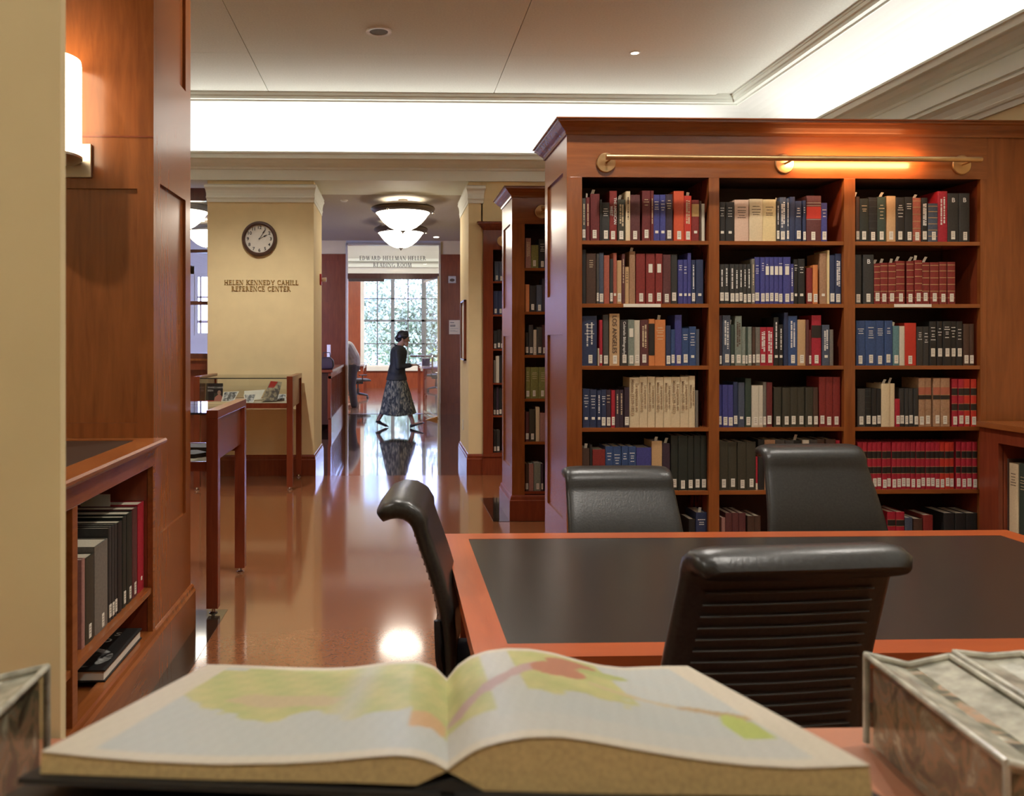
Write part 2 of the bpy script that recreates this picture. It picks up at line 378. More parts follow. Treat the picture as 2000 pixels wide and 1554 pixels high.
S('wall_yellow_band', MB().box(woodl, FY-0.012, 3.15, ox0, FY, 3.44).box(ox1, FY-0.012, 3.15, 2.2, FY, 3.44), YEL)
def panelled(mb, x0, x1, y, rects, z0, z1, d=0.018, back=0.05):
    """framed panelling in an XZ plane facing -Y: slab with stiles and rails around sunk rects"""
    mb.box(x0, y+d, z0, x1, y+d+back, z1)
    zs = sorted(set([z0, z1]+[r[1] for r in rects]+[r[3] for r in rects])); xs = sorted(set([x0, x1]+[r[0] for r in rects]+[r[2] for r in rects]))
    for i in range(len(zs)-1):
        for j in range(len(xs)-1):
            cx, cz = (xs[j]+xs[j+1])/2, (zs[i]+zs[i+1])/2
            if not any(r[0] < cx < r[2] and r[1] < cz < r[3] for r in rects):
                mb.box(xs[j], y, zs[i], xs[j+1], y+d, zs[i+1])
    return mb
def panelled_side(mb, y0, y1, x, rects, z0, z1, d=0.018, back=0.05, face=1):
    """the same in a YZ plane facing +X (face=1) or -X"""
    t = MB(); panelled(t, y0, y1, 0, rects, z0, z1, d, back)
    mb.add([(x-face*v.y, v.x, v.z) for v in t.v], t.f); return mb
for a, b in ((woodl, ox0), (ox1, 2.2)):
    q = MB(); panelled(q, a, b, FY-0.06, [(a+.12, 2.2, b-.14, 3.02), (a+.12, .35, b-.14, 2.05)], 0, 3.15)
    q.box(a, FY-0.085, 0, b, FY-0.06, 0.22); S('wall_wood_portal', q, WOODM)
S('wall_portal_reveal', MB().box(ox1, 14.9, 0, ox1+.001, 14.901, .001), WOODR) if False else None
# glazed doorway into the reading room
dh = P(700, 545, FY).z; dh2 = P(700, 534, FY).z
dr = empty('door_1', ((ox0+ox1)/2, FY+0.02, 0), None, None); struct(dr)
MB().box(ox0-.005, FY-0.07, 0, ox0+0.035, FY+0.1, 3.36).box(ox1-0.03, FY-0.07, 0, ox1+.005, FY+0.1, 3.36).box(ox0, FY-.07, 3.33, ox1, FY+.1, 3.37).build('frame', NICK, dr)
MB().box(ox0+.03, FY-0.05, dh, ox1-.03, FY+0.07, dh2).build('header', wood('header_wood', (0.10, .03, .015), (.2, .065, .03)), dr)
MB().box(ox0+.03, FY, dh2, ox1-.03, FY+0.012, 3.33).build('transom_glass', GLASS, dr)
MB().box(ox0+.05, FY-.10, dh-.05, ox0+.75, FY-.05, dh+.005).build('door_closer', BRONZE, dr)
def on_wall(px, py, Y): return P(px, py, Y)
a, b = P(702, 508, FY), P(832, 499, FY)
t = serif('EDWARD HELLMAN HELLER', b.z-a.z-.01, .006, width=b.x-a.x).xf(Matrix.Translation(((a.x+b.x)/2, FY-.002, a.z))); t.build('lettering', BLACKP, dr)
a, b = P(729, 521.5, FY), P(804, 512.5, FY)
t = serif('READING ROOM', b.z-a.z-.01, .006, width=b.x-a.x).xf(Matrix.Translation(((a.x+b.x)/2, FY-.002, a.z))); t.build('lettering', BLACKP, dr)
# open glass leaf on the right, hinged on its pivot, pull handle on the free edge
h0 = PZ(829, 807, 0); h1 = PZ(856, 818, 0)
gd = empty('door_2', (h1.x, h1.y, 0), None, None); struct(gd)
dv = (h1-h0); dv.z = 0; L_ = dv.length; ang = math.atan2(dv.y, dv.x)
M = Matrix.Translation((h0.x, h0.y, 0)) @ Matrix.Rotation(ang, 4, 'Z')
MB().box(0, -.006, .02, L_, .006, dh-.03).xf(M).build('glass_leaf', glass('door_glass', (.96, .98, .98), .25), gd)
MB().box(L_-.02, -.014, 0.01, L_+.012, .014, dh-.02).box(0, -.014, 0.01, L_, .014, .06).box(0, -.014, dh-.06, L_, .014, dh-.02).xf(M).build('rail', CHROME, gd)
hz0, hz1 = P(858, 728, 15.6).z, P(858, 695, 15.6).z
MB().tube([(L_-.1, 0, hz0), (L_-.1, -.09, hz0), (L_-.02, -.11, hz0+.02), (L_-.02, -.11, hz1-.02), (L_-.1, -.09, hz1), (L_-.1, 0, hz1)], .014).xf(M).build('pull_handle', CHROME, gd)
# side glazing between the wooden column and the clock pier
sy = 9.66; sx0, sx1 = XL-.1, px0+.02
def zz(py, Y=sy): return P(390, py, Y).z
fs = empty('window_1', ((sx0+sx1)/2, sy, 0), None, None); struct(fs)
mz = [zz(392), zz(493), zz(487), zz(595), zz(588)]
MB().box(sx0, sy, mz[0], sx1, sy+.08, 3.19).box(sx0, sy, mz[1], sx1, sy+.07, mz[2]).box(sx0, sy, mz[3], sx1, sy+.07, mz[4]).box(sx0, sy, zz(700), sx1, sy+.08, zz(690)).box(sx1-.035, sy, 0, sx1, sy+.08, 3.19).build('window_frame', wood('screen_wood', (.07, .022, .012), (.17, .05, .022)), fs)
MB().box(sx0, sy+.03, zz(700), sx1, sy+.038, mz[0]).build('pane', GLASS, fs)
q = MB(); panelled(q, sx0, sx1, sy+.0, [(sx0+.1, zz(795), px0-.03, zz(722)), (sx0+.1, .3, px0-.03, zz(805))], 0, zz(700), .06, .03); q.build('lower_panel', WOODR, fs)
MB().box(sx0, sy-.03, zz(704), sx1, sy+.1, zz(700)).build('sill', WOOD, fs)
# far window of the side room
wn2 = empty('window_2', ((wx0+wx1)/2, FY, wz0), None, None); struct(wn2)
def muntins(parent, x0, x1, z0, z1, y, vs, hs, fr=.05, thick=.02, mat=None, fm=None):
    f = MB().box(x0, y, z0, x0+fr, y+.1, z1).box(x1-fr, y, z0, x1, y+.1, z1).box(x0+fr, y, z0, x1-fr, y+.1, z0+fr).box(x0+fr, y, z1-fr, x1-fr, y+.1, z1); f.build('window_frame', fm or PALE, parent)
    g = MB()
    for x, t in vs: g.box(x-t/2, y+.02, z0, x+t/2, y+.07, z1)
    for z, t in hs: g.box(x0, y+.02, z-t/2, x1, y+.07, z+t/2)
    g.build('muntin', mat or BRONZE, parent)
    MB().box(x0+.01, y+.04, z0+.01, x1-.01, y+.046, z1-.01).build('pane', GLASS, parent)
muntins(wn2, wx0, wx1, wz0, wz1, FY, [(P(391, 600, FY).x, .03), (wx0+.5, .03), (wx0+.9, .03)], [(P(391, 580, FY).z, .03), (P(391, 628, FY).z, .05)])
MB().box(wx0-.08, FY-.06, wz0-.1, wx1+.08, FY, wz0).box(wx0-.1, FY-.03, wz0-.1, wx0, FY, wz1+.15).box(wx0-.1, FY-.03, wz1, wx1+.1, FY, wz1+.15).build('casing', PALE, wn2)
# reading room
RY = 25.8
S('wall_reading_room_left', MB().box(-2.8, FY+.12, 0, -2.7, RY, 5.0), PALE)
S('wall_reading_room_right', MB().box(3.0, FY+.12, 0, 3.1, RY, 5.0), PALE)
S('ceiling_reading_room', MB().box(-2.8, FY+.1, 4.9, 3.1, RY+.2, 5.0), WHITE)
area('reading_room_ceiling_light', (0, 20.6, 4.86), (0, 0, 0), 4.5, 1.4, 380, (1, .96, .90))
S('wall_reading_room_front', MB().box(-2.8, FY+.12, 3.5, 3.1, FY+.2, 5.0), WHITE)
rx0, rx1 = P(708, 600, RY).x, P(900, 600, RY).x
rz0, rz1 = P(760, 716, RY).z, P(760, 531, RY).z
S('wall_reading_room_back', MB().box(-2.8, RY, 0, rx0, RY+.12, 5).box(rx1, RY, 0, 3.1, RY+.12, 5).box(rx0, RY, 0, rx1, RY+.12, rz0).box(rx0, RY, rz1, rx1, RY+.12, 5), PALE)
q = MB(); panelled(q, -2.7, rx0-.06, RY-.05, [(-2.5, 2.3, rx0-.15, 3.2), (-2.5, .5, rx0-.15, 2.2)], 0, 3.4); q.box(rx0-.06, RY-.05, 0, 3.0, RY, rz0-.12); q.box(rx0, RY-.07, 0, 3.0, RY-.05, .3)
S('wall_reading_room_wainscot', q, WOODM)
S('trim_reading_room', MB().box(-2.7, RY-.12, P(760, 522, RY).z, 3, RY, P(760, 516, RY).z).box(-2.7, RY-.2, P(760, 511, RY).z, 3, RY, P(760, 506, RY).z), CREAM)
wn3 = empty('window_3', ((rx0+rx1)/2, RY, rz0), None, None); struct(wn3)
vx = lambda p: P(p, 600, RY).x; hz = lambda p: P(760, p, RY).z
muntins(wn3, rx0, rx1, rz0, rz1, RY, [(vx(737), .035), (vx(767), .11), (vx(797), .035), (vx(828), .14), (vx(859), .05), (vx(880), .04)], [(hz(583), .03), (hz(626), .06), (hz(671), .03)], .05, mat=plain('window_bars', (.16, .17, .18), .5), fm=PALE)
MB().box(rx0-.1, RY-.12, rz0-.12, rx1+.1, RY, rz0).box(rx0-.09, RY-.04, rz0, rx0, RY, rz1).build('sill', PALE, wn3)
for (cx, cz, sx, sz, y) in (((rx0+rx1)/2, (rz0+rz1)/2, rx1-rx0, rz1-rz0, RY+.2), ((wx0+wx1)/2, (wz0+wz1)/2, wx1-wx0, wz1-wz0, FY+.2)):
    o = area('window_portal', (cx, y, cz), (-PI/2, 0, 0), sx, sz, 1, (1, 1, 1)); o.data.cycles.is_portal = True
# splayed jamb of the opening beside the camera
jx = P(118, 800, 1.125).x
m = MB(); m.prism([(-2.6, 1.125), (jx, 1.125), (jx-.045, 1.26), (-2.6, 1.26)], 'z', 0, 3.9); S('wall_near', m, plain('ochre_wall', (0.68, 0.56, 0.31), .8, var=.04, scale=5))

# ------------------------------------------------------------------ ceiling fittings
c = PZ(740, 61, 4.017)
sp = empty('ceiling_speaker', (c.x, c.y, 4.0), 'round ceiling loudspeaker with a dark grille in the board above the aisle', 'speaker')
MB().lathe([(.075, .014), (.078, .008), (.105, .006), (.108, .012), (.108, .017), (.07, .017)], (c.x, c.y, 4.0)).build('bezel', plain('white_enamel', (.75, .73, .68), .4), sp, smooth=True)
MB().lathe([(.001, .012), (.074, .012), (.076, .016), (.001, .016)], (c.x, c.y, 4.0)).build('grille', plain('speaker_grille', (.16, .14, .11), .7, var=.3, scale=900), sp)
MB().ball((c.x, c.y, 4.010), .004).build('badge', CHROME, sp)
c = PZ(1240, 102, 4.017)
dl = empty('downlight', (c.x, c.y, 4.0), 'small round recessed downlight in the ceiling above the large bookcase', 'light')
MB().lathe([(.032, .010), (.036, .006), (.048, .008), (.05, .017), (.03, .017)], (c.x, c.y, 4.0)).build('trim_ring', MATS['white_enamel'], dl, smooth=True)
MB().lathe([(.001, .008), (.033, .008), (.033, .012), (.001, .012)], (c.x, c.y, 4.0)).build('lens', lampglass('downlight_lens', (1, .86, .66), 6), dl)
def spot(x, y, z, p, size=70, col=(1, .94, .85)):
    d = bpy.data.lights.new('downlight_or_added_fill', 'SPOT'); d.energy = p; d.color = col; d.spot_size = math.radians(size); d.spot_blend = .6; d.shadow_soft_size = .04
    o = bpy.data.objects.new('downlight_or_added_fill', d); COL.objects.link(o); o.location = (x, y, z); return o
spot(c.x, c.y, 3.99, 110, 110)
for (x, y, p) in ((1.3, 4.0, 125), (1.4, 1.2, 110), (-.2, 4.6, 90), (-1.4, 7.3, 170), (-2.2, 2.4, 95), (2.8, 3.0, 80), (-1.3, -.5, 80)): spot(x, y, 3.99, p, 120)  # unseen spots added to brighten the room, no fittings of their own
# ceiling-hung glass bowls along the corridor
BOWL = lampglass('opal_bowl', (1, .90, .74), 7.0)
def bowl(x, y, label):
    r = empty('bowl_lamp', (x, y, 2.7), label, 'ceiling lamp', 'glass bowl lamps in the corridor')
    z = 3.045; R = .385
    MB().lathe([(R*.62, .10), (R*.8, .085), (R*1.0, .05), (R*1.03, .03), (R*1.0, .012), (R*.9, -.012), (R*.86, -.02), (R*.84, -.01), (R*.5, .02)], (x, y, z), 40).build('rim', BRONZE, r, smooth=True)
    MB().lathe([(R*.86, -.02), (R*.80, -.045), (R*.72, -.09), (R*.60, -.14), (R*.44, -.19), (R*.26, -.225), (.03, -.24), (.001, -.24)], (x, y, z), 40).build('glass_bowl', BOWL, r, smooth=True)
    MB().lathe([(.001, -.275), (.012, -.265), (.012, -.255), (.03, -.245), (.05, -.232), (.001, -.225)], (x, y, z), 20).build('finial', BRONZE, r, smooth=True)
    MB().tube([(x, y, z+.05), (x, y, 3.192)], .008).lathe([(.001, 0), (.06, 0), (.06, .014), (.001, .014)], (x, y, 3.178)).build('stem', BRONZE, r)
    for k in range(3):
        a = 2*PI*k/3+PI/6*0
        MB().ball((x+R*.97*math.cos(a), y+R*.97*math.sin(a), z-.015), .016).build('clip', CHROME, r, smooth=True)
    return r
b1 = P(787, 410, 10.4); b2 = P(783, 452, 12.35)
bowl(b1.x, b1.y, 'glowing opal glass bowl lamp with bronze rim, the larger-looking one over the corridor mouth')
bowl(b2.x, b2.y, 'glowing opal glass bowl lamp with bronze rim, behind the first one over the corridor')
bowl(P(352, 410, 10.4).x, 10.4, 'opal glass bowl lamp cut off by the wooden column, upper one behind the side glazing')
bowl(P(408, 452, 12.35).x, 12.35, 'opal glass bowl lamp behind the side glazing, lower one beside the clock pier')
c = PZ(672, 391, 3.19)
tag(MB().lathe([(.001, -.02), (.03, -.02), (.045, -.008), (.05, 0), (.001, 0)], (c.x, c.y, 3.192)).build('smoke_detector', MATS['white_enamel'], smooth=True), 'small round detector on the corridor ceiling near the clock pier', 'detector')
c = PZ(852, 463, 3.19)
tag(MB().lathe([(.001, -.006), (.04, -.006), (.045, 0), (.001, 0)], (c.x, c.y, 3.192)).build('downlight', lampglass('corridor_spot', (1, .9, .75), 12), smooth=True), 'tiny lit downlight in the corridor ceiling beyond the bowl lamps', 'light')

# ------------------------------------------------------------------ outdoors, seen through the windows
S('ground_outside', MB().box(-30, RY+.5, -3.2, 30, 70, -3), plain('lawn', (.16, .26, .05), .9, var=.3, scale=1))
def leafy(name, x, y, z, r, n, mat, label, trunk=True, sq=1.0, group=None):
    root = empty(name, (x, y, -3), label, 'tree' if trunk else 'bush', group)
    rnd = random.Random(hash((round(x*10), round(y*10))) & 0xffff); m = MB()
    blobs = [(rnd.gauss(0, .45), rnd.gauss(0, .3), rnd.gauss(0, .45*sq), rnd.uniform(.28, .5)) for _ in range(40)]
    for i in range(n):
        bx, by, bz, br = rnd.choice(blobs); u = Vector((rnd.gauss(0, 1), rnd.gauss(0, 1), rnd.gauss(0, 1))).normalized()
        c_ = Vector((x, y, z)) + Vector((bx, by, bz))*r + u*br*r*rnd.uniform(.75, 1.05)
        s = r*rnd.uniform(.024, .044)*(2 if r < 1 else 1); a = Vector((rnd.gauss(0, 1), rnd.gauss(0, 1), rnd.gauss(0, 1))).normalized(); b = a.cross(u); b = b.normalized() if b.length > .01 else Vector((0, 0, 1))
        m.add([c_-a*s, c_-b*s*.5, c_+a*s, c_+b*s*.5], [(0, 1, 2, 3)])
    m.build('foliage', mat, root)
    if trunk:
        MB().tube([(x, y, -3), (x+.1, y, z*.2), (x, y, z+r*.3)], [.25, .2, .06]).build('trunk', WOODD, root)
LEAF = plain('pale_green_leaf', (.24, .28, .15), .7, var=.3, scale=2); LEAF2 = plain('bright_leaf', (.55, .60, .08), .7, var=.2, scale=2)
leafy('tree', -2.6, 33, 0.6, 2.3, 11000, LEAF, 'pale green leafy tree behind the left half of the corridor window')
leafy('tree', 1.5, 39, 1.8, 3.0, 13000, LEAF, 'taller pale green tree behind the centre of the corridor window')
leafy('tree', 5.2, 34, 2.2, 1.9, 6000, LEAF, 'pale green tree seen through the glass door leaf')
leafy('tree', -11.5, 30, 1.8, 3.4, 9000, LEAF, 'tree outside the side window beside the clock pier')
leafy('bush', -.9, 29.5, .1, .75, 900, LEAF2, 'bright yellow-green bush below the window, behind the walking woman', False, .6)
leafy('bush', 1.7, 29.8, .35, .8, 900, LEAF2, 'bright yellow-green bush below the window, by the reading table', False, .6)
bl = empty('building', (-2, 52, -3), 'pale building with small windows outside, at the upper left of the corridor window', 'building')
MB().box(-9, 50, -3, .2, 56, 12).build('wall', plain('white_render', (.72, .72, .70), .8), bl)
for (x, z) in ((-2.5, 6.4), (-2.3, 2.4), (-4.6, 6.4), (-4.6, 2.4)):
    f = MB().box(x, 49.94, z, x+1.6, 50.02, z+2).build('window', plain('bluish_glass', (.25, .42, .50), .3), bl)
    MB().box(x+.75, 49.9, z, x+.85, 49.95, z+2).box(x, 49.9, z+1, x+1.6, 49.95, z+1.06).build('mullion', MATS['white_render'], f)
pb = empty('building', (7.6, 48, -3), 'pinkish building outside behind the glass door leaf', 'building')
MB().box(4.9, 46, -3, 12, 50, 4.6).build('wall', plain('pink_render', (.75, .45, .42), .8), pb)
MB().box(4.8, 45.9, 4.6, 12.1, 50.1, 4.9).build('roof', BRONZE, pb)

# =================================================================== WALL THINGS
# clock
c = P(507, 466.5, 9.19)
ck = empty('wall_clock', (c.x, 9.19, c.z-.18), 'round wall clock with dark brown frame on the yellow pier', 'clock')
R = 34/1650*9.19
MB().lathe([(R*.80, -.030), (R*.86, -.042), (R*.95, -.04), (R, -.02), (R, -.001), (R*.8, -.001)], (c.x, 9.188, c.z), 48, 'y').build('frame', plain('clock_frame', (.065, .028, .018), .35), ck, smooth=True)
MB().lathe([(.001, -.012), (R*.84, -.012), (R*.84, -.002), (.001, -.002)], (c.x, 9.188, c.z), 48, 'y').build('dial', plain('clock_dial', (.70, .66, .58), .6, var=.02), ck)
for i in range(1, 13):
    a = PI/2-i*PI/6; t = textmb(str(i), R*.26, .001, bold=.001).xf(FRONT)
    t.xf(Matrix.Translation((c.x+R*.65*math.cos(a), 9.175, c.z+R*.65*math.sin(a)-R*.09))).build('numeral', BLACKP, ck)
def hand(a, l, w_):
    m = MB(); m.prism([(-.01, -w_/4), (l*.5, -w_/4), (l*.62, -w_), (l*.92, -w_/4), (l, 0), (l*.92, w_/4), (l*.62, w_), (l*.5, w_/4), (-.01, w_/4)], 'y', -.001, .001)
    m.xf(Matrix.Translation((c.x, 9.170, c.z)) @ Matrix.Rotation(-a, 4, 'Y')); return m
hand(math.radians(27), R*.52, .008).build('hour_hand', BLACKP, ck); hand(math.radians(57), R*.68, .007).build('minute_hand', BLACKP, ck)
MB().lathe([(.001, -.004), (.006, -.003), (.006, .003), (.001, .003)], (c.x, 9.168, c.z), 12, 'y').build('hub', BLACKP, ck)
# raised lettering
LET = plain('bronze_lettering', (.34, .20, .05), .45, metal=.2)
lt = empty('wall_lettering', (P(510, 557, 9.19).x, 9.19, P(510, 569, 9.19).z), 'raised bronze two-line lettering on the yellow pier below the clock', 'sign')
for txt, x0, x1, y0, y1 in (('HELEN KENNEDY CAHILL', 438, 583, 555.5, 547), ('REFERENCE CENTER', 452, 567.5, 568, 559)):
    a, b = P(x0, y0, 9.19), P(x1, y1, 9.19)
    serif(txt, b.z-a.z, .006, width=b.x-a.x).xf(Matrix.Translation(((a.x+b.x)/2, 9.187, a.z))).build('lettering', LET, lt)
# fire alarm pull on the pier return, framed notice, switch, thermostat, plaque
ax = px1
a = PX(625, 546, ax)
al = empty('fire_alarm_pull', (ax, a.y, a.z-.07), 'red wall plate with a white horn on the clock pier corridor side', 'alarm')
MB().box(ax, a.y-.05, a.z-.065, ax+.02, a.y+.05, a.z+.065).build('plate', plain('alarm_red', (.45, .02, .02), .4), al, bevel=.004)
MB().tube([(ax+.02, a.y, a.z), (ax+.075, a.y, a.z)], [.022, .028]).build('horn', plain('alarm_white', (.8, .78, .72), .4), al, smooth=True)
bx = qx0; u0 = PX(908, 587, bx); u1 = PX(900.5, 645, bx)
fr = empty('framed_notice', (bx, (u0.y+u1.y)/2, 1.2), 'tall thin framed glazed notice on the corridor side of the right pier', 'notice')
z0, z1 = 1.47+(663-703)*9.7/1650, 1.47+(663-587)*9.7/1650
ya, yb = 9.45, 9.95
MB().box(bx-.03, ya, z0, bx-.001, ya+.02, z1).box(bx-.03, yb-.02, z0, bx-.001, yb, z1).box(bx-.03, ya, z0, bx-.001, yb, z0+.02).box(bx-.03, ya, z1-.02, bx-.001, yb, z1).build('frame', WOODR, fr)
MB().box(bx-.012, ya+.02, z0+.02, bx-.002, yb-.02, z1-.02).build('sheet', TAG, fr)
a = PX(905, 829, bx)
tag(MB().box(bx-.008, a.y-.04, a.z-.06, bx-.0005, a.y+.04, a.z+.06).build('outlet_plate', MATS['alarm_white'], bevel=.002), 'small white outlet plate low on the corridor side of the right pier', 'outlet')
a = P(883, 546, FY-.06)
th = empty('thermostat', (a.x, FY-.06, a.z-.07), 'small square pale thermostat on the dark wood portal', 'thermostat')
MB().box(a.x-.075, FY-.085, a.z-.07, a.x+.075, FY-.061, a.z+.07).build('housing', PALE, th, bevel=.004)
MB().ball((a.x, FY-.087, a.z-.01), (.05, .008, .03)).build('emblem', BRONZE, th)
a, b = P(877, 652.5, FY-.06), P(898, 625, FY-.06)
pl = empty('notice_plaque', ((a.x+b.x)/2, FY-.06, a.z), 'cream notice plaque with dark lines of writing on the wood portal', 'sign')
MB().box(a.x, FY-.075, a.z, b.x, FY-.061, b.z).build('plate', plain('cream_plate', (.90, .78, .55), .6, var=.02), pl)
m = MB(); rr = random.Random(3)
for k, (zf, x_) in enumerate(((.80, .45), (.62, .62), (.54, .6), (.40, .95), (.27, .6), (.2, .9))):
    m.box(a.x+.02, FY-.077, a.z+(b.z-a.z)*zf, a.x+.02+(b.x-a.x-.04)*x_, FY-.075, a.z+(b.z-a.z)*zf+(.012 if k < 3 else .004))
m.build('writing', INK, pl)

# =================================================================== BIG BOOKCASES
def bookcase(name, label, X0, Yf, D, zt, bays, shelves_z, open_top, X1, light=None, plinth=None, panel_to=None, crown=True, end=True, grp='tall cherry bookcases'):
    """front face in plane Yf facing -Y; bays = [(x0,x1)...] openings"""
    r = empty(name, (X0, Yf+D/2, 0), label, 'bookcase', grp)
    zb = min(shelves_z)
    hc = .085
    fr_ = MB(); xs = [X0]
    for a, b in bays: xs += [a, b]
    xs.append(X1)
    for i in range(0, len(xs), 2): fr_.box(xs[i], Yf, 0.2, xs[i+1], Yf+.03, open_top)
    fr_.build('face_frame', WOOD, r, bevel=.0015)
    MB().box(X0, Yf, open_top, X1, Yf+.03, zt-hc+.01).build('top_rail', WOODH, r)
    # uprights, back, top
    mid = Yf+D/2
    for i in range(2, len(xs)-2, 2): MB().box(xs[i]+.001, Yf+.03, .2, xs[i+1]-.001, mid, open_top+.02).build('upright', WOODR, r)
    MB().box(xs[-2]+.001, Yf+.03, .2, X1-.02, mid, open_top+.02).build('upright', WOODR, r)
    MB().box(X0+.02, mid, .2, X1-.02, mid+.02, open_top+.02).build('back_panel', BACKW, r)
    MB().box(X0+.02, Yf+.03, open_top, X1-.02, Yf+D, open_top+.02).build('soffit', BACKW, r)
    MB().box(X0+.02, Yf+D-.03, .2, X1, Yf+D, zt-.05).build('rear_frame', WOOD, r)
    for a, b in bays:
        for z in shelves_z:
            MB().box(a-.0005, Yf+.004, z-.022, b+.0005, mid, z).build('shelf', WOODH if z > zb else WOODR, r)
    # panelled end
    e = MB(); panelled_side(e, Yf+.03, Yf+D-.001, X0, [(Yf+.11, .42, Yf+D-.09, 1.50), (Yf+.11, 1.74, Yf+D-.09, zt-.28)], .2, zt-hc+.01, .012, .02, face=-1)
    e.build('end_panel', WOOD, r)
    pr = [(0, -hc), (.008, -hc), (.010, -.070), (.016, -.062), (.034, -.046), (.050, -.026), (.062, -.020), (.062, -.008), (.072, -.006), (.072, 0), (0, 0)]
    cr = MB(); xe = panel_to or X1
    rings = []
    for o, z in pr: rings.append([(xe, Yf-o, zt+z), (X0-o, Yf-o, zt+z), (X0-o, Yf+D+o, zt+z), (xe, Yf+D+o, zt+z)])
    cr.loft(rings, cap=False, closed=False); cr.box(X0-.01, Yf-.01, zt-.01, xe, Yf+D+.01, zt-.001); cr.build('crown_moulding', WOODH, r)
    pb = MB(); b0 = [(0, 0), (.022, 0), (.022, .165), (.016, .172), (.012, .195), (.004, .206), (0, .21)]
    rings = [[(X1, Yf-o, z), (X0-o, Yf-o, z), (X0-o, Yf+D+o, z), (X1, Yf+D+o, z)] for o, z in b0]
    pb.loft(rings, cap=False, closed=False); pb.box(X0+.001, Yf+.001, 0, X1, Yf+D-.001, .2); pb.build('plinth', WOODR, r)
    if panel_to: MB().box(X1, Yf+.004, 0, panel_to, Yf+.05, zt-hc+.01).build('side_filler', WOOD, r)
    return r
Y1 = 4.81; k1 = lambda px: P(px, 600, Y1).x; z1f = lambda py, px=1500: P(px, py, Y1).z
XB0 = k1(1107)
BAYS1 = [(k1(1137), k1(1384.5)), (k1(1405), k1(1648.5)), (k1(1670.5), k1(1915))]
SH1 = [z1f(470.5), z1f(593), z1f(714), z1f(834.5), z1f(958), z1f(958)-.37]
case1 = bookcase('bookcase', 'large cherry bookcase with three bays of books and a brass rail lamp, behind the table', XB0, Y1, .70, z1f(242)+.014, BAYS1, SH1, z1f(347.5), k1(1927), panel_to=XR)
Y2 = 6.83; k2 = lambda px: P(px, 600, Y2).x; z2f = lambda py: P(1040, py, Y2).z
SH2 = [z2f(523), z2f(608.5), z2f(693), z2f(778.4), z2f(862.5), z2f(959.5)]
case2 = bookcase('bookcase', 'cherry bookcase second from the camera, partly hidden behind the large one', k2(1000), Y2, .63, z2f(368)+.01, [(k2(1025), k2(1025)+.72), (k2(1025)+.78, k2(1025)+1.5), (k2(1025)+1.56, k2(1025)+2.28)], SH2, z2f(437), k2(1025)+2.34)
Y3 = 9.16; k3 = lambda px: P(px, 600, Y3).x; z3f = lambda py: P(970, py, Y3).z
SH3 = [z3f(549), z3f(614), z3f(681), z3f(747.5), z3f(811), z3f(884)]
case3 = empty('bookcase', (k3(944), Y3, 0), 'narrow-looking cherry bookcase built against the far yellow pier', 'bookcase', 'tall cherry bookcases')
a, b, b2 = k3(944), k3(963), k3(963)+.75
zt3 = z3f(434)
Yd = Y3
MB().box(a, Yd, .2, b, Yd+.028, z3f(487)).box(b2, Yd, .2, b2+.1, Yd+.028, z3f(487)).box(a, Yd, z3f(487), b2+.1, Yd+.028, zt3-.08).build('face_frame', WOODR, case3)
MB().box(a+.001, Yd+.03, .2, b, Yd+.36, zt3-.06).build('upright', WOODR, case3); MB().box(b2, Yd+.03, .2, b2+.1, Yd+.36, zt3-.06).build('upright', WOODR, case3)
MB().box(b, Yd+.34, .2, b2, Yd+.36, zt3-.06).build('back_panel', BACKW, case3)
MB().box(b, Yd+.03, z3f(487), b2, Yd+.34, z3f(487)+.02).build('soffit', BACKW, case3)
for z in SH3: MB().box(b-.0005, Yd+.004, z-.02, b2+.0005, Yd+.34, z).build('shelf', WOODR, case3)
pr = [(0, -.085), (.010, -.070), (.016, -.062), (.034, -.046), (.050, -.026), (.062, -.020), (.062, -.006), (.072, 0), (0, 0)]
MB().loft([[(b2+.1, Yd-o, zt3+z), (a-o, Yd-o, zt3+z), (a-o, 9.188, zt3+z), (b2+.1, 9.188, zt3+z)] for o, z in pr], cap=False, closed=False).box(a, Yd, zt3-.02, b2+.1, 9.188, zt3-.001).build('crown_moulding', WOODR, case3)
MB().box(a-.01, Yd-.022, 0, b2+.1, 9.186, .2).box(a-.01, Yd-.03, .2, b2+.1, 9.186, .222).build('plinth', WOODR, case3)
S('wall_far', MB().box(a-.02, 9.19, zt3-.08, XR, 9.6, 3.19).box(a-.02, 9.55, 0, XR, 9.7, zt3).box(b2+.1, 9.19, 0, XR, 9.4, zt3), YEL)

# rail lamps
def raillamp(x0, x1, yw, z0, discs, label, lit=None, r=.015, out=.10):
    o = empty('picture_rail_lamp', ((x0+x1)/2, yw, z0), label, 'lamp', 'brass rail lamps on the bookcases')
    MB().tube([(x0, yw-out, z0), (x1, yw-out, z0)], r, 14).build('rail', BRASS, o, smooth=True)
    for x in discs:
        MB().lathe([(.001, -.012), (.052, -.012), (.056, -.008), (.057, 0), (.001, 0)], (x, yw-.001, z0-.012), 32, 'y').build('disc', BRASS, o, smooth=True)
        MB().tube([(x, yw-.012, z0-.012), (x+.006, yw-out*.5, z0-.008), (x+.012, yw-out, z0)], .006).build('arm', BRASS, o, smooth=True)
    return o
ra, rb = P(1184, 305, 4.71), P(1917, 311, 4.71)
zr = P(1550, 309, 4.71).z
raillamp(ra.x, rb.x, Y1, zr, [P(1184, 313, 4.8).x, P(1533, 316, 4.8).x, P(1879, 316, 4.8).x], 'long brass rail lamp glowing at one end, above the books of the large bookcase')
la, lb = P(1556, 300, 4.71).x, P(1812, 300, 4.71).x
